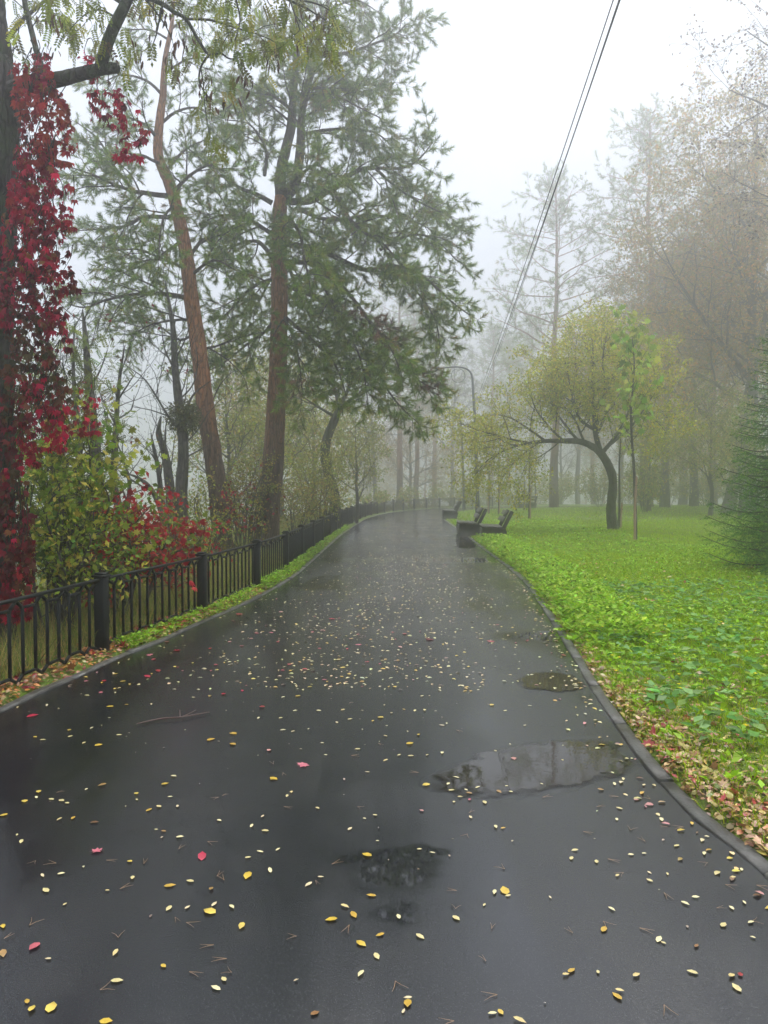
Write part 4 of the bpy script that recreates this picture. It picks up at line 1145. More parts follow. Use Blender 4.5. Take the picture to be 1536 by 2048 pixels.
# right of the path
GR = 'tall trees behind the lawn'
for k, px, d, s, rz, tl, lab in (
        (PINE_B, 1108, 60, 1.47, .6, 0, 'hazy pine with thick lone trunk left of the apple tree'), (PINE_A, 1295, 57, 1.48, 2.4, 0, 'tall pointed pine rising highest above the ochre trees'), (PINE_A, 1062, 98, 1.4, 1.0, 0, 'faint pine behind the young staked trees'),
        (PINE_B, 1185, 100, 1.6, 4.1, 0, 'faint pine between lone trunk and pointed pine'), (PINE_B, 1425, 66, 1.62, 3.3, 0, 'tall pine behind the upright ochre tree'),
        (BROAD_B, 1455, 44, 1.4, 3.5, -.22, 'ochre tree leaning left with long bare limbs'), (BROAD_A, 1500, 47, 1.6, .9, 0, 'tall upright yellow-brown tree near the picture edge'), (BROAD_B, 1330, 56, 1.4, 1.2, 0, 'ochre tree with the thickest trunk right of the apple tree'),
        (BROAD_A, 1365, 76, 1.5, 4.4, 0, 'yellow-brown tree with twin neighbours behind the sapling'), (THIN, 1388, 58, 1.3, 2.7, .03, 'thin brown tree standing close to the thick ochre trunk'), (BROAD_B, 1240, 84, 1.5, 5.2, 0, 'pale ochre tree right behind the apple tree crown'),
        (BROAD_A, 1545, 58, 1.6, 2.2, 0, 'yellow-brown tree behind the spruce'), (THIN, 1155, 94, 1.5, 3.9, 0, 'thin hazy brown tree behind the apple limb'), (BROAD_C, 1420, 40, .8, 1.4, 0, 'low yellowish tree left of the spruce'), (BROAD_C, 1300, 47, .75, 4.0, 0, 'low olive tree behind the maple sapling'), (BROAD_C, 1480, 36, .62, 2.4, 0, 'low green tree close behind the spruce')):
    x, y = at(px, d); plant(k, 'pine_tree' if k in (PINE_A, PINE_B) else 'broadleaf_tree', lab, x, y, s, rz, GR, tl)
x, y = at(1690, 27); plant(THIN, 'broadleaf_tree', 'brown-leaved tree reaching into the upper right corner', x, y, 1.3, 3.0, GR)
# farthest rows, fading into the fog
far = [(-20, 100, BROAD_B, 1), (30, 105, PINE_A, 1), (22, 96, THIN, 1), (44, 108, BROAD_A, 1.1), (52, 92, PINE_B, 1.1), (36, 84, BROAD_B, 1.1), (60, 110, PINE_A, 1.1), (14, 104, PINE_B, .95), (6, 112, PINE_A, .95), (-2, 108, BROAD_A, 1), (12, 128, PINE_A, 1.1), (34, 130, PINE_B, 1.1), (50, 76, BROAD_A, 1.1)]
for i, (x, y, k, s) in enumerate(far):
    plant(k, 'pine_tree' if k in (PINE_A, PINE_B) else 'broadleaf_tree', 'faint tree in the farthest row dissolving in fog', x, y, s, i * 1.3, 'farthest trees dissolving in fog')
# low bushes beyond the far fence and at the lawn's end
for px, d, tp, w, lab in ((845, 60, 975, 4.0, 'yellow-green bush beyond the far fence'), (905, 64, 975, 4.0, 'yellow-green bush beside the slim lamp'), (775, 52, 985, 3.0, 'dull green bush where the fence turns'), (720, 44, 985, 3.0, 'olive bush behind the fence before the bend'), (1000, 70, 985, 5, 'grey-green bush at the far end of the lawn'), (1200, 62, 940, 5, 'green understory bush behind the apple tree'), (1290, 44, 935, 2.4, 'light green young shrub right of the maple sapling'), (1410, 58, 960, 5, 'yellowish understory bush behind the thick trunk'), (1120, 72, 950, 7, 'grey-green thicket behind the lone pine trunk'), (1260, 76, 940, 8, 'hazy thicket behind the maple sapling'), (1340, 68, 950, 6, 'hazy thicket between the ochre trunks'), (1480, 66, 930, 7, 'hazy thicket left of the spruce top'), (1060, 84, 955, 8, 'pale thicket behind the farthest young trees'), (940, 84, 960, 8, 'pale thicket behind the street lamp')):
    shrub('bush', lab, px, d, tp, w, YG + OLIVE, None, 9, .16, (RHOMB_V, RHOMB_F), 2, group='distant bushes', cat='bush', dens=3.0)

# ---------------------------------------------------------------- the apple tree on the lawn
APPLE = Sp(far=1, top=3, dens=[0, 3.2, 4.0, 5.0], t0=[0, .15, .12, .1], ang=[(0, 0), (25, 65), (30, 70), (25, 65)], len=[(0, 0), (.8, 1.9), (.35, .8), (.14, .3)], short=.35, rk=.016, rmin=.0045,
           seg=.16, wig=[0, .16, .18, .2], trop=[0, .22, .12, 0], flat=1.0, gap=.11, l0=.1, leaf_all=True)
def apple_tree():
    D = 27.5; T = Tree(APPLE); foot = P(1226, 1064, D); foot.z = gz1(foot.x, foot.y) - .05
    T.limb([foot] + [P(x, y, D) for x, y in ((1225, 1050), (1222, 1016), (1226, 963), (1217, 931), (1200, 905), (1181, 891), (1158, 883), (1127, 882), (1091, 882), (1060, 886), (1030, 893))], [.25, .19, .17, .155, .148, .135, .12, .105, .09, .072, .055, .03], 0, True, grow=False)
    LIMBS = [([(1203, 909), (1192, 873), (1189, 842), (1186, 806), (1184, 760), (1186, 700), (1180, 660)], 27.2, .11), ([(1190, 860), (1163, 842), (1150, 815), (1140, 770), (1130, 720)], 26.6, .07), ([(1205, 905), (1234, 869), (1255, 830), (1270, 780), (1285, 730)], 28.2, .08),
             ([(1220, 890), (1265, 850), (1300, 800), (1325, 760)], 26.6, .05), ([(1192, 870), (1215, 820), (1230, 760), (1240, 690)], 28.6, .06), ([(1158, 883), (1130, 850), (1105, 810), (1090, 760)], 28.4, .06), ([(1127, 882), (1095, 850), (1070, 815), (1062, 780)], 26.6, .05),
             ([(1091, 882), (1060, 860), (1030, 840), (1000, 830), (960, 832)], 28.3, .05), ([(1060, 886), (1030, 880), (990, 870), (950, 858), (915, 845)], 27.0, .045), ([(1030, 893), (1000, 905), (970, 925), (950, 950)], 27.6, .04), ([(1080, 884), (1050, 905), (1020, 935), (1000, 965)], 26.4, .035),
             ([(1045, 890), (1010, 890), (975, 895), (935, 900)], 28.8, .035), ([(1186, 800), (1160, 770), (1150, 720), (1155, 670)], 28.0, .05), ([(1188, 830), (1210, 780), (1205, 720), (1215, 665)], 25.8, .05), ([(1120, 882), (1100, 900), (1070, 920), (1050, 945)], 28.4, .03), ([(1170, 888), (1150, 840), (1120, 800), (1085, 720)], 27.0, .05), ([(1250, 840), (1290, 830), (1320, 850), (1335, 870)], 27.8, .03)]
    for l, d1, r in LIMBS: T.limb(pts_px(l, D, d1), lin(r, .01, len(l)), 1)
    T.shift(foot); pos, dr = T.arr(); g = Geo(); print('apple', len(pos))
    flat_leaf(g, pos, dr, .095, [(.42, .44, .03), (.54, .52, .045), (.32, .36, .025), (.62, .53, .06)], [3, 3, 2, 1.5], 4, spread=.10, droop=.2)
    finish(T, 'apple_tree', 'apple tree with trunk bent sharply left and yellow-green crown', foot, M['dark_bark'], g, M['leaf'])
apple_tree()
# ---------------------------------------------------------------- staked young trees
SAPL = Sp(top=2, dens=[0, 4.4, 4.0], t0=[0, .3, .2], ang=[(0, 0), (30, 55), (30, 55)], len=[(0, 0), (.5, 1.1), (.2, .4)], short=.5, rk=.012, rmin=.004, seg=.15, wig=[0, .1, .12], trop=[0, .5, .2], flat=1.0, gap=.14, l0=.2, leaf_all=True)
def sapling(label, px, d, top_py, cols, leaf, tmpl, keep, t0=.45, stake=1.7, stake_dx=-.06, sway=0.0, group='staked young trees'):
    T = Tree(SAPL); x, y = at(px, d); foot = Vector((x, y, gz1(x, y) - .03)); H = P(px, top_py, d).z - foot.z
    T.limb([foot, foot + Vector((sway * .4 + .02, 0, H * .3)), foot + Vector((sway, .02, H * .6)), foot + Vector((sway * .8 + .04, 0, H * .85)), foot + Vector((sway, 0, H))], [.05, .042, .03, .02, .006], 1, True, t0=t0, lenk=max(.5, H / 4.6))
    T.shift(foot); pos, dr = T.arr(); g = Geo()
    flat_leaf(g, pos, dr, leaf, cols, None, 1, tmpl, .05, .6, keep=keep)
    t = finish(T, 'young_tree', label, foot, M['grey_bark'], g, M['leaf'], group)
    s = thing('wooden_stake', 'pale wooden stake of the ' + label, 'stake', (x + stake_dx, y - .09, foot.z), group='wooden stakes of the young trees')
    g = Geo(); tube(g, [(0, 0, -.05), (-.01, 0, stake * .5), (.03, .02, stake - .1), (.032, .02, stake)], [.036, .035, .033, .02], 8); g.obj('post', M['stake'], s, True)
    g = Geo(); tube(g, [(.03 + .045 * math.cos(a), .05 + .06 * math.sin(a), stake - .25) for a in np.linspace(0, 6.28, 13)], [.012] * 13, 5); g.obj('tie', M['cable'], s, True)
LIME = [(0.286, 0.442, 0.05), (0.39, 0.52, 0.07), (0.221, 0.351, 0.04), (0.468, 0.494, 0.08)]
sapling('lime-leaved maple sapling before the apple tree', 1272, 21.6, 670, LIME, .20, (MAPLE_V, MAPLE_F), .9, .33, 1.85, -.05, -.16)
sapling('young tree left of the apple tree', 1058, 37, 870, OLIVE + YG, .10, (LEAF4_V, LEAF4_F), .8, .5, 1.6, .05)
sapling('slim young tree behind the near bench', 997, 43, 880, OLIVE + YG, .10, (LEAF4_V, LEAF4_F), .7, .5, 1.6, .05)
sapling('slim young tree close to the street lamp', 978, 45, 880, OLIVE + YG, .10, (LEAF4_V, LEAF4_F), .7, .5, 1.6, -.05)
sapling('faint young tree left of the lone pine trunk', 1048, 52, 890, OLIVE + YG, .12, (LEAF4_V, LEAF4_F), .7, .5, 1.5, .05)
sapling('faintest young tree far out on the lawn', 1070, 60, 900, OLIVE + YG, .12, (LEAF4_V, LEAF4_F), .7, .5, 1.5, .05)
sapling('thin upright young tree touching the apple trunk', 1238, 28.6, 850, OLIVE + YG, .08, (LEAF4_V, LEAF4_F), .5, .5, 1.0, .06)

# ---------------------------------------------------------------- the spruce at the picture's edge
def spruce():
    x, y = at(1604, 13.8); foot = Vector((x, y, gz1(x, y) - .05)); H = 5.6; T = Tree(Sp(top=2)); tw = []
    tube(T.trunk, [foot + Vector((0, 0, H * i / 6)) for i in range(7)], [.11 * (1 - i / 6.3) for i in range(7)], 10)
    z = .25; k = 0
    while z < H * .97:
        nb = 9 if z < H * .8 else 6; R = 1.52 * (1 - z / H) ** .85 + .16
        for j in range(nb):
            a = k * .7 + j * 2 * math.pi / nb + rnd.uniform(-.25, .25); L = R * rnd.uniform(.8, 1.12)
            d = Vector((math.cos(a), math.sin(a), 0)); p0 = foot + Vector((0, 0, z + rnd.uniform(-.08, .08)))
            pts = [p0 + d * L * t + Vector((0, 0, (.10 - .50 * t + .48 * t * t) * L * (1.2 - .6 * z / H))) for t in (0, .25, .5, .75, 1)]
            p, r = catmull(pts, lin(.018, .005, 5), 3); tube(T.wood, p, r, 4)
            n = max(4, int(L / .10))
            tw.append((p[-1], (p[-1] - p[-2]).normalized(), .16))
            for i in range(n):
                t = .18 + .82 * (i + rnd.random()) / n; f = t * (len(p) - 1); q = min(int(f), len(p) - 2); b = p[q].lerp(p[q + 1], f - q); tan = (p[q + 1] - p[q]).normalized()
                for sgn in (-1, 1):
                    sd = tan.cross(Vector((0, 0, 1))) * sgn; dd = (tan * .75 + sd * .8 + Vector((0, 0, -.25)) + rv(.08)).normalized()
                    ln = L * .42 * (1.1 - t) + .07; m = max(1, int(ln / .075)); cur = b
                    for u in range(m):
                        dd = (dd + Vector((0, 0, -.09)) + rv(.05)).normalized(); nxt = cur + dd * (ln / m); tw.append((cur, dd, ln / m * 1.5)); cur = nxt
        z += rnd.uniform(.14, .21); k += 1
    pos = np.array([a - foot for a, b, c in tw]); dr = np.array([b for a, b, c in tw]); n = len(pos)
    # template: a short twig dressed with needles on all sides
    r = random.Random(3); V, Fc = [], []
    for i in range(12):
        yb = r.uniform(0, 1); ph = r.uniform(0, 6.28); dirv = Vector((math.cos(ph), r.uniform(.5, 1.0), math.sin(ph))).normalized() * .30
        w = dirv.cross(Vector((r.uniform(-1, 1), r.uniform(-1, 1), r.uniform(-1, 1)))).normalized() * .03; o = len(V); b = Vector((0, yb, 0))
        V += [tuple(b - w), tuple(b + w), tuple(b + dirv)]; Fc.append((o, o + 1, o + 2))
    g = Geo(); scatter(g, V, Fc, pos, frames(dr, rng.uniform(0, 6.28, n)), np.full(n, .135), palette(n, [(.09, .24, .04), (.14, .31, .045), (.07, .17, .04), (.26, .40, .05)], [4, 3, 3, 1.5]))
    print('spruce twigs', n)
    T.shift(foot)
    finish(T, 'spruce_tree', 'dark green spruce cut off by the picture edge at the lawn', foot, M['dark_bark'], g, M['needle'], crown='needle_crown')
spruce()

# ================================================================ GRASS, WEEDS, LITTER
BLADE3_V = [(-.5, 0, 0), (.5, 0, 0), (-.32, .55, .10), (.32, .55, .10), (0, 1, .38)]
BLADE3_F = [(0, 1, 3), (0, 3, 2), (2, 3, 4)]
BLADE1_V = [(-.5, 0, 0), (.5, 0, 0), (0, 1, .25)]
BLADE1_F = [(0, 1, 2)]
def sample_right(n, d0, d1, off0, off1=None, pw=1.0):
    """random places on the lawn seen from the path, between depths d0 and d1"""
    out = []
    while sum(len(o) for o in out) < n:
        y = d0 + (d1 - d0) * rng.random(n * 2) ** pw
        xr = x_right(y); far = .56 * y + .8
        x = xr + off0 + rng.random(n * 2) * (far.max())
        m = x < (far if off1 is None else np.minimum(far, xr + off1))
        out.append(np.stack([x[m], y[m]], 1))
    return np.concatenate(out)[:n]
def patchy(XY, a=.9, b=1.3, s=0.0):
    return np.sin(XY[:, 0] * a * 2.1 + s) + np.sin(XY[:, 1] * b * 1.3 + 2 * s) + np.sin((XY[:, 0] + XY[:, 1]) * 3.1 * a + s)
def up_dirs(n, tilt): d = rng.normal(0, tilt, (n, 3)); d[:, 2] = 1; return d
LAWN = [(0.3, 0.472, 0.006), (0.372, 0.555, 0.01), (0.204, 0.342, 0.006), (0.456, 0.59, 0.02), (0.504, 0.472, 0.05)]
def blades(g, XY, h, w, tilt, cols, wts, tmpl, z0=-.01):
    n = len(XY); z = ground_z(XY[:, 0], XY[:, 1]) + z0
    hh = h * rng.uniform(.55, 1.3, n); sc = np.stack([w * rng.uniform(.7, 1.3, n), hh, hh], 1)
    scatter(g, tmpl[0], tmpl[1], np.column_stack([XY, z]), frames(up_dirs(n, tilt), rng.uniform(0, 6.28, n)), sc, palette(n, cols, wts))
LW = [4, 3, 3, 2, .5]
g = Geo()
A = sample_right(60000, 3.1, 9, .10); keep = rng.random(len(A)) < np.clip(.30 + .35 * (A[:, 1] - 3.6) / 3.0 + .1 * patchy(A), .12, 1); blades(g, A[keep], .085, .005, .45, LAWN, LW, (BLADE3_V, BLADE3_F))
A = sample_right(80000, 8, 18, .10); blades(g, A, .09, .008, .45, LAWN, LW, (BLADE3_V, BLADE3_F))
A = sample_right(90000, 17, 34, .08); blades(g, A, .09, .014, .5, LAWN, LW, (BLADE1_V, BLADE1_F))
A = sample_right(45000, 33, 75, .08); blades(g, A, .11, .03, .5, LAWN, LW, (BLADE1_V, BLADE1_F))
tag(g.obj('lawn_grass', M['grass']), 'short bright green grass covering the lawn', 'grass', kind='stuff')

# broad-leaved weeds in rosettes
def weeds(g, XY, leaf, per, cols, h=.05, tmpl=(LEAF4_V, LEAF4_F), spread=.04, lift=(.1, .9)):
    n = len(XY); z = ground_z(XY[:, 0], XY[:, 1])
    hh = rng.uniform(.3, 1.2, n) * h
    P0 = np.repeat(np.column_stack([XY, z + hh]), per, 0); m = len(P0)
    a = rng.uniform(0, 6.28, m); D = np.stack([np.cos(a), np.sin(a), rng.uniform(*lift, m)], 1)
    P0 = P0 + np.stack([np.cos(a), np.sin(a), np.zeros(m)], 1) * spread * rng.random((m, 1))
    scatter(g, tmpl[0], tmpl[1], P0, frames(D, rng.normal(0, .35, m)), leaf * rng.uniform(.5, 1.3, m), palette(m, cols))
WEED = [(0.216, 0.401, 0.01), (0.288, 0.496, 0.02), (0.144, 0.295, 0.01), (0.408, 0.614, 0.08), (0.312, 0.496, 0.07)]
g = Geo()
A = sample_right(2300, 3.3, 10, .12); k = rng.random(len(A)) < np.clip(.15 + (A[:, 1] - 4.2) / 3.5 + .15 * patchy(A, .7, .9, 1), .05, 1); weeds(g, A[k], .055, 6, WEED, .07)
A = sample_right(4000, 9, 20, .10); weeds(g, A, .055, 5, WEED, .08)
A = sample_right(1500, 19, 34, .10, 5); weeds(g, A, .08, 4, WEED, .09, (RHOMB_V, RHOMB_F))
A = sample_right(2600, 7.5, 22, .04, .9); weeds(g, A, .07, 6, WEED + [(.40, .55, .06)], .20)            # taller by the kerb
A = sample_right(900, 4.5, 12, .3); weeds(g, A, .10, 3, [(.18, .36, .09), (.13, .28, .06), (.24, .40, .14)], .10, lift=(-.1, .4))
tag(g.obj('lawn_weeds', M['grass']), 'broad-leaved weeds growing through the lawn', 'weeds', kind='stuff')
g = Geo()
A = np.concatenate([sample_right(190, 4.2, 22, .1, 2.2), sample_right(120, 7, 26, .3), sample_right(260, 14, 23, .05, .9)]); n = len(A); z = ground_z(A[:, 0], A[:, 1])
hh = rng.uniform(.08, .2, n); per = 5
P0 = np.repeat(np.column_stack([A, z + hh]), per, 0); a = np.tile(np.arange(per) * 2 * np.pi / per, n)
scatter(g, RHOMB_V, RHOMB_F, P0, frames(np.stack([np.cos(a), np.sin(a), np.full(n * per, .5)], 1)), np.full(n * per, .022), palette(n * per, [(.75, .62, .02), (.80, .68, .05)], None, .08))
for (x, y), zz, h_ in zip(A[:300], z, hh): tube(g, [(x, y, zz), (x + .004, y, zz + h_)], [.002, .0015], 3, (.12, .22, .03))
tag(g.obj('yellow_flowers', M['grass']), 'small yellow flowers dotted over the grass near the kerb', 'flowers', kind='stuff')

# tall dry grass and weeds behind the fence
def sample_left(n, d0, d1, o0, o1, pw=1.3):
    y = d0 + (d1 - d0) * rng.random(n) ** pw
    return np.stack([x_left(y) - o0 - (o1 - o0) * rng.random(n), y], 1)
DRYG = [(0.286, 0.286, 0.066), (0.364, 0.312, 0.099), (0.195, 0.247, 0.05), (0.156, 0.234, 0.039), (0.416, 0.312, 0.121)]
g = Geo()
A = sample_left(17000, 4.8, 16, .34, 2.8); blades(g, A, .30, .0065, .30, DRYG, None, (BLADE3_V, BLADE3_F))
A = sample_left(12000, 4.8, 30, .36, 4.5); blades(g, A, .38, .010, .32, DRYG, None, (BLADE1_V, BLADE1_F))
A = sample_left(8000, 28, 60, .30, 5, 1.0); blades(g, A, .35, .03, .3, DRYG, None, (BLADE1_V, BLADE1_F))
tag(g.obj('tall_grass', M['grass']), 'tall dry yellow-green grass standing behind the iron fence', 'grass', kind='stuff')
g = Geo()
A = sample_left(700, 7.5, 20, .09, .30); weeds(g, A, .045, 6, WEED, .06)
A = sample_left(1100, 12, 30, .09, .32); weeds(g, A, .06, 5, WEED + [(.25, .30, .06)], .09)
A = sample_left(3000, 7.5, 24, .09, .30); blades(g, A, .07, .006, .5, LAWN, None, (BLADE3_V, BLADE3_F))
tag(g.obj('verge_weeds', M['grass']), 'narrow strip of green weeds between left kerb and fence', 'weeds', kind='stuff')

# leaf litter drifted against both kerbs
LIT = [(.46, .34, .12), (.52, .40, .10), (.32, .17, .08), (.45, .22, .10), (.40, .05, .05), (.22, .11, .05), (.48, .29, .18), (.18, .24, .05)]
LITW = [3, 2.4, 2.5, 2, .8, 2, 1.6, .7]
def litter(g, XY, size, cols, wts, lay=.35, z0=.006, tmpl=(OVAL_V, OVAL_F), zr=.02):
    n = len(XY); z = ground_z(XY[:, 0], XY[:, 1]) + z0 + rng.random(n) * zr
    a = rng.uniform(0, 6.28, n); D = np.stack([np.cos(a), np.sin(a), rng.normal(0, lay * .6, n)], 1)
    s = size * rng.uniform(.6, 1.35, n)
    scatter(g, tmpl[0], tmpl[1], np.column_stack([XY, z]), frames(D, rng.normal(0, lay, n)), np.stack([s * rng.uniform(.8, 1.5, n), s, s * rng.uniform(.5, 2.2, n)], 1), palette(n, cols, wts, .15))
g = Geo()
def kerb_heap(n, d0, d1, width): 
    y = d0 + (d1 - d0) * rng.random(n) ** 1.3; return np.stack([x_right(y) + .10 + width * np.abs(rng.normal(0, .45, n)), y], 1)
litter(g, kerb_heap(2200, 2.6, 6.0, .42), .042, LIT, LITW, .5); litter(g, kerb_heap(1300, 5.5, 11, .24), .04, LIT, LITW, .5)
litter(g, kerb_heap(300, 10, 22, .2), .045, LIT, LITW, .5)
A = sample_right(1500, 3.0, 6.2, .12); litter(g, A, .045, LIT, LITW, .5)
A = sample_right(420, 6, 16, .12); litter(g, A, .055, LIT, LITW, .5, .05)
litter(g, kerb_heap(90, 2.9, 5.2, .5), .052, [(.46, .26, .15), (.50, .38, .14), (.42, .06, .06), (.38, .20, .10)], None, .5, .015, (MAPLE_V, MAPLE_F))
A = sample_right(40, 3.6, 9, .2); litter(g, A, .075, [(.46, .25, .14), (.40, .20, .10), (.50, .36, .18)], None, .5, .03, (MAPLE_V, MAPLE_F))
A = np.concatenate([sample_right(1600, 3.0, 7, .12)]); n = len(A)            # brown needles and straw
litter(g, A, .075, [(.34, .20, .09), (.26, .15, .07), (.42, .30, .16)], None, .3, .004, (np.array(OVAL_V) * (.06, 1, .4), OVAL_F))
tag(g.obj('lawn_litter', M['wetleaf']), 'fallen leaves drifted along the right kerb and over thin grass', 'leaf litter', kind='stuff')
g = Geo()
litter(g, sample_left(2600, 4.4, 12, .08, .36), .042, LIT + [(.52, .20, .04)], LITW + [6], .5, .012)
litter(g, sample_left(700, 4.4, 10, .3, 1.2), .045, LIT + [(.45, .16, .04)], LITW + [4], .5)
litter(g, sample_left(500, 11, 26, .08, .34), .05, LIT, LITW, .5)
litter(g, sample_left(140, 4.4, 10, .08, .5), .07, REDS + [(.48, .20, .06)], None, .5, .012, (MAPLE_V, MAPLE_F))
litter(g, sample_left(900, 4.4, 11, .08, .4), .08, [(.42, .20, .06), (.36, .22, .09)], None, .3, .004, (np.array(OVAL_V) * (.06, 1, .4), OVAL_F))
tag(g.obj('verge_litter', M['wetleaf']), 'orange leaves and needles lying under the fence by the left kerb', 'leaf litter', kind='stuff')

# ---------------------------------------------------------------- single leaves on the wet path
def leaf_mesh(kind, seed):
    r = random.Random(seed); g = Geo()
    if kind in ('red', 'pink'): V, Fc, asp = (MAPLE_V, MAPLE_F, 1.0) if seed % 3 == 0 else (OVAL_V, OVAL_F, 1.35)
    elif kind == 'brown' or kind == 'gold': V, Fc, asp = OVAL_V, OVAL_F, 1.1
    else: V, Fc, asp = OVAL_V, OVAL_F, (.95, 1.2, .8)[seed % 3]
    if kind == 'gold' and seed % 2: asp = 1.5
    V = np.array(V, float) * (asp * r.uniform(.8, 1.2), 1, r.uniform(.3, 1.2)); V[:, 1] -= .5
    V[:, 2] += .10 * (V[:, 1] * r.uniform(-1, 1)) + .16 * V[:, 1] ** 2 * r.uniform(0, 1.0) * (seed % 3 == 0); V[:, 2] -= V[:, 2].min()
    n = len(V)
    base = dict(pale=[(.68, .58, .26), (.72, .64, .34), (.62, .49, .20), (.68, .56, .32)], gold=[(.58, .40, .04), (.52, .33, .04), (.62, .46, .08)], red=[(.36, .012, .028), (.42, .02, .05), (.30, .02, .02)],
                pink=[(.52, .14, .17), (.44, .10, .12), (.50, .24, .20)], brown=[(.24, .12, .04), (.16, .08, .035), (.34, .20, .06)])[kind]
    c = np.array(base[seed % len(base)]); C = np.clip(c * (1 + .12 * rng.standard_normal((n, 1))), .004, .9)
    g.add(V, Fc, None, C)
    return g.mesh('fallen_leaf', M['wetleaf'])
KINDS = {k: [leaf_mesh(k, i) for i in range(6)] for k in ('pale', 'gold', 'red', 'pink', 'brown')}
LEAF_LABEL = dict(pale='small pale yellow oval leaf lying on the wet asphalt', gold='deep yellow leaf lying on the wet asphalt', red='bright red leaf lying on the wet asphalt', pink='faded pink leaf lying on the wet asphalt', brown='curled brown leaf lying on the wet asphalt')
LEAF_SIZE = dict(pale=.030, gold=.040, red=.050, pink=.045, brown=.036)
leaf_spots = []
def drop(kind, px, py, s=1.0):
    p = G(px, py)
    if not (float(x_left(p.y)) + .02 < p.x < float(x_right(p.y)) - .01): return
    o = link('fallen_leaf', rnd.choice(KINDS[kind]))
    o.location = (p.x, p.y, .0045); o.rotation_euler = (rnd.gauss(0, .04), rnd.gauss(0, .04), rnd.uniform(0, 6.28))
    k = LEAF_SIZE[kind] * s * rnd.uniform(.6, 1.45) * (1 + .018 * max(0, p.y - 4)); o.scale = (k, k, k)
    tag(o, LEAF_LABEL[kind], 'leaf', kind + ' leaves on the path')
    leaf_spots.append((p.x, p.y))
def crop(kind, ox, oy, sc, pts, s=1.0):
    for x, y in pts: drop(kind, ox + x / sc, oy + y / sc, s)
A_PALE = [(145, 92), (205, 100), (245, 105), (268, 115), (345, 60), (547, 101), (635, 128), (680, 90), (710, 127), (695, 7), (1165, 70), (1148, 86), (1270, 135), (1050, 168), (877, 185), (1007, 206), (1060, 226), (1400, 218), (1458, 177), (1500, 163), (1510, 267), (237, 181), (68, 242), (85, 269), (625, 221), (720, 251), (1112, 301), (1040, 310), (992, 333), (1080, 384), (245, 398), (170, 405), (530, 414), (183, 464), (430, 466), (260, 520), (760, 428), (675, 537), (750, 533), (1283, 411), (1234, 441), (1380, 530), (1507, 729), (1443, 799), (192, 739), (461, 716), (468, 827), (895, 821), (863, 857), (857, 520), (927, 531)]
A_GOLD = [(155, 70), (98, 108), (545, 77), (595, 143), (660, 38), (1095, 17), (293, 174), (15, 163), (518, 350), (990, 406), (680, 446), (838, 550), (966, 609), (1485, 485), (1415, 563), (1325, 582), (1445, 679), (1520, 643), (1467, 323), (12, 609), (654, 768), (108, 910), (128, 940), (205, 934), (424, 990)]
A_BROWN = [(408, 44), (378, 193), (655, 228), (845, 459), (12, 720), (1260, 958)]
B_PALE = [(142, 300), (193, 314), (346, 171), (447, 210), (931, 180), (941, 136), (1110, 181), (1291, 249), (1170, 286), (1281, 317), (763, 304), (750, 336), (850, 349), (987, 322), (1041, 317), (1062, 394), (1062, 425), (934, 406), (1134, 399), (1430, 381), (442, 472), (496, 486), (665, 493), (401, 523), (911, 540), (1247, 492), (1205, 517), (1390, 535), (1441, 513), (58, 570), (289, 576), (145, 650), (1358, 603), (1467, 593), (1475, 653), (1100, 661), (1118, 675), (728, 803), (856, 792), (1010, 806), (1233, 793), (1391, 808), (1410, 855), (943, 867), (95, 895), (78, 949), (433, 958), (543, 988), (922, 38), (1040, 42), (270, 63), (305, 91), (280, 110), (328, 62), (403, 112), (257, 38), (288, 12), (375, 52), (490, 47), (508, 70), (630, 38)]
B_GOLD = [(477, 215), (483, 466), (880, 620), (750, 786), (932, 889), (95, 918), (467, 953), (168, 42)]
B_BROWN = [(1250, 687), (867, 62), (340, 75), (460, 70)]
C_RED = [(160, 265), (137, 290), (232, 342), (170, 395), (318, 378), (42, 405), (95, 592), (173, 578), (65, 472), (365, 470), (540, 284), (652, 272), (650, 347), (838, 345), (940, 368), (1060, 130), (1218, 308), (1190, 377), (1340, 372), (1490, 434), (430, 490), (685, 460), (255, 645)]
C_PINK = [(120, 378), (510, 533), (270, 310), (283, 823), (1285, 857), (420, 885), (330, 255), (500, 330), (735, 290), (650, 390), (820, 400), (290, 340), (620, 365)]
C_GOLD = [(585, 484), (570, 450), (760, 450), (1252, 368), (1085, 580), (1110, 580), (1195, 637), (400, 600), (135, 755), (135, 798), (42, 780), (300, 940), (925, 965), (580, 520), (610, 510), (740, 688), (708, 702), (895, 758), (860, 795), (835, 655), (520, 383), (825, 425), (1150, 365), (40, 600)]
C_PALE = [(815, 842), (992, 833), (930, 842), (863, 846), (920, 657), (965, 662), (485, 660), (755, 637), (785, 670), (665, 660), (585, 658), (615, 695), (765, 722), (665, 737), (760, 765), (645, 818), (685, 912), (760, 865), (850, 745), (445, 735), (500, 793), (330, 690), (390, 660), (560, 708), (1010, 712), (990, 720), (1140, 575), (1160, 555), (1250, 660), (1210, 825), (1485, 863), (1350, 640), (1330, 720), (1270, 798), (375, 995), (515, 842), (340, 740), (380, 745), (880, 660), (805, 560), (640, 548), (600, 550), (910, 600), (940, 600), (700, 490), (830, 490), (620, 440), (540, 430), (560, 400), (1245, 400), (1290, 430), (1080, 470), (1120, 530), (340, 605), (240, 690)]
crop('pale', 0, 1550, 2, A_PALE); crop('gold', 0, 1550, 2, A_GOLD); crop('brown', 0, 1550, 2, A_BROWN); crop('pink', 0, 1550, 2, [(388, 306), (137, 690)]); crop('red', 0, 1550, 2, [(808, 328)])
crop('pale', 768, 1550, 2, B_PALE); crop('gold', 768, 1550, 2, B_GOLD); crop('brown', 768, 1550, 2, B_BROWN); crop('pink', 768, 1550, 2, [(343, 101), (150, 145)], .6); crop('red', 768, 1550, 2, [(1425, 803)], .5)
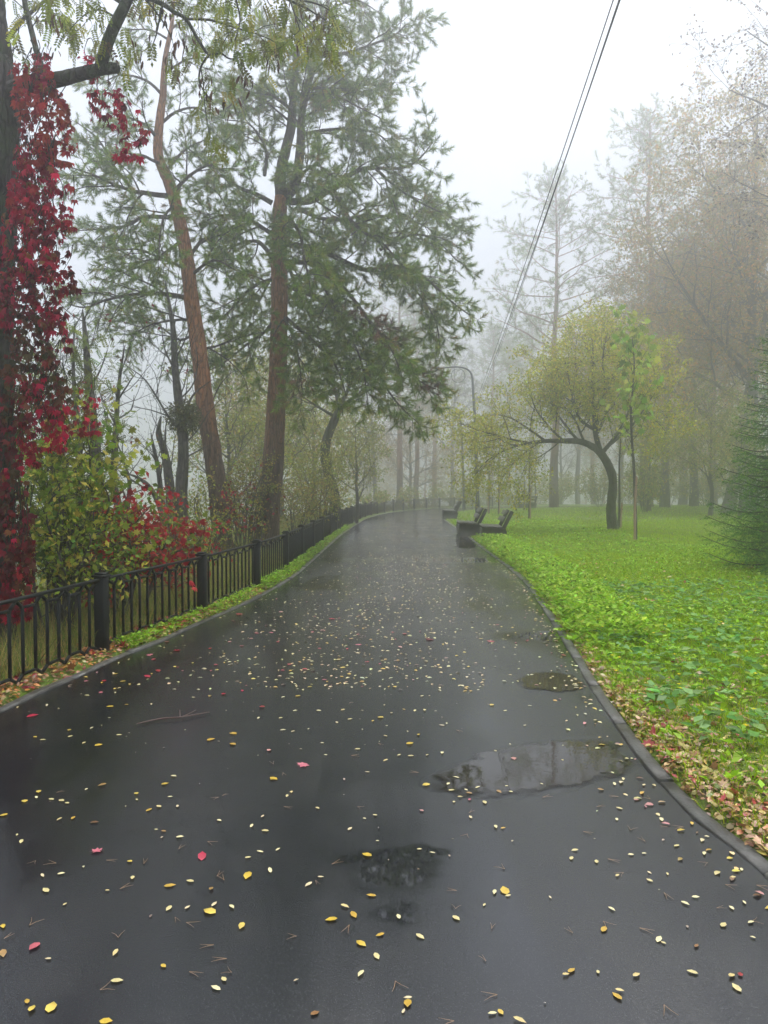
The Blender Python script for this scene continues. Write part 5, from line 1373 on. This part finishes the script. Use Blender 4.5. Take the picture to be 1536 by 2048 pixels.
crop('red', 400, 1100, 2.048, C_RED); crop('pink', 400, 1100, 2.048, C_PINK); crop('gold', 400, 1100, 2.048, C_GOLD); crop('pale', 400, 1100, 2.048, C_PALE)
crop('red', 0, 1050, 2.56, [(167, 980), (755, 777), (787, 690), (533, 800), (905, 645), (1055, 492), (855, 600), (810, 750)], 1.15); crop('pink', 0, 1050, 2.56, [(765, 668), (1180, 600), (935, 748), (515, 860)])
crop('gold', 0, 1050, 2.56, [(590, 765), (630, 803), (180, 1088), (355, 1052), (648, 922), (895, 727), (563, 932), (505, 1130), (1195, 1070), (1080, 1102)]); crop('pale', 0, 1050, 2.56, [(300, 942), (240, 925), (90, 937), (415, 868), (445, 875), (590, 860), (610, 1078), (520, 1028), (360, 1085), (220, 1103), (430, 1118), (560, 990), (470, 1042), (775, 920), (1075, 880), (1015, 845), (660, 690), (990, 885)])
# smaller ones farther along, too many to tell apart
g = Geo()
yy = 5.2 + 13 * rng.random(2000) ** 1.25; xx = x_left(yy) + (x_right(yy) - x_left(yy)) * np.clip(.5 + rng.normal(0, .22, 2000), .02, .98); k = yy > 6
def flat_litter(g, x, y, size, cols, wts):
    n = len(x); a = rng.uniform(0, 6.28, n); D = np.stack([np.cos(a), np.sin(a), rng.normal(0, .05, n)], 1); s = size * rng.uniform(.6, 1.4, n)
    scatter(g, OVAL_V, OVAL_F, np.column_stack([x, y, np.full(n, .005)]), frames(D, rng.normal(0, .12, n)), np.stack([s * rng.uniform(.8, 1.3, n), s, s * 2], 1), palette(n, cols, wts, .12))
PATHC = [(.68, .58, .26), (.60, .42, .06), (.72, .64, .34), (.40, .03, .05), (.46, .2, .18), (.2, .11, .05)]
flat_litter(g, xx[k], yy[k], .036, PATHC, [5, 2.2, 4, .5, .5, .8])
yy = 16 + 24 * rng.random(350); flat_litter(g, x_left(yy) + (x_right(yy) - x_left(yy)) * rng.random(350), yy, .05, PATHC, [4, 2, 3, .4, .4, 1.5])
yy = 2.2 + 9 * rng.random(160); flat_litter(g, x_left(yy) + (x_right(yy) - x_left(yy)) * rng.random(160), yy, .014, [(.34, .26, .14), (.2, .15, .1), (.5, .42, .25)], None)
yy = 2.8 + 14 * rng.random(260); flat_litter(g, x_right(yy) - np.abs(rng.normal(0, .12, 260)) - .02, yy, .034, PATHC, [4, 2, 3, 1, 1, 1.5])
tag(g.obj('path_litter', M['wetleaf']), 'scatter of tiny leaves covering the middle of the path', 'leaf litter', kind='stuff')
# pairs of fallen pine needles
def needle_mesh(seed):
    r = random.Random(seed); g = Geo(); a = r.uniform(.12, .5)
    for s in (-1, 1):
        pts = [(0, 0, .003), (s * math.sin(a) * .5 + .03 * r.uniform(-1, 1), .5 * math.cos(a), .02), (s * math.sin(a * 1.2), math.cos(a * 1.2), .006)]
        tube(g, pts, [.022, .018, .01], 4, (.32, .19, .09))
    return g.mesh('needle_pair', M['wetleaf'])
NEED = [needle_mesh(i) for i in range(6)]
def needle(px, py):
    p = G(px, py)
    o = link('needle_pair', rnd.choice(NEED)); o.location = (p.x, p.y, .005); o.rotation_euler = (0, 0, rnd.uniform(0, 6.28)); k = rnd.uniform(.035, .055); o.scale = (k, k, k)
    tag(o, 'thin forked pair of brown pine needles on the wet asphalt', 'pine needles', 'needle pairs on the path')
for x, y in [(225, 74), (875, 92), (1135, 130), (1430, 130), (830, 270), (715, 300), (575, 360), (425, 345), (225, 357), (143, 347), (480, 460), (868, 410), (897, 425), (700, 573), (745, 595), (118, 606), (473, 655), (855, 685), (907, 740), (757, 793), (927, 795), (400, 865), (1186, 650), (1397, 605), (1327, 361), (1262, 426), (15, 660)]: needle(x / 2, 1550 + y / 2)
for x, y in [(797, 230), (985, 224), (1045, 270), (1135, 212), (1197, 212), (938, 90), (1065, 100), (850, 130), (635, 93), (958, 395), (483, 380), (291, 467), (286, 540), (430, 620), (408, 750), (755, 637), (1022, 617), (877, 590), (1120, 475), (1295, 355), (1365, 443), (1490, 445), (1470, 590), (1330, 537), (1120, 925), (453, 885), (45, 830), (280, 990), (333, 240), (895, 340), (340, 155)]: needle(768 + x / 2, 1550 + y / 2)
for x, y in [(1050, 740), (620, 845), (895, 915), (300, 880), (340, 915), (90, 1010), (730, 795), (610, 630)]: needle(400 + x / 2.048, 1100 + y / 2.048)
# the fallen twig
a, b = G(273, 1448, .012), G(420, 1424, .012)
g = Geo(); p, r = catmull([a, a.lerp(b, .3) + Vector((0, .02, .004)), a.lerp(b, .6) + Vector((0, -.03, .006)), b], [.004, .006, .005, .003], 5); tube(g, p, r, 6)
q = a.lerp(b, .62); tube(g, [q, q + Vector((.05, .05, .015)), q + Vector((.06, .12, .01))], [.004, .003, .002], 5); tube(g, [a.lerp(b, .58), a.lerp(b, .58) + Vector((-.02, .07, .03))], [.004, .002], 5)
tag(g.obj('fallen_twig', M['twig'], smooth=True), 'thin reddish-brown twig lying across the wet asphalt', 'twig')

# ================================================================ HAZE: the fog in the air
def haze():
    m, nt, out = new_mat('fog')
    v = nt.nodes.new('ShaderNodeVolumePrincipled')
    v.inputs['Color'].default_value = (1, 1, 1, 1)
    v.inputs['Density'].default_value = HAZE_DENSITY
    v.inputs['Anisotropy'].default_value = HAZE_G
    nt.links.new(v.outputs[0], out.inputs['Volume'])
    g = Geo(); box(g, (0, 180, (HAZE_TOP - 15) / 2), (660, 500, HAZE_TOP + 15))
    tag(g.obj('haze', m), 'pale morning fog filling the park', kind='stuff')
haze()
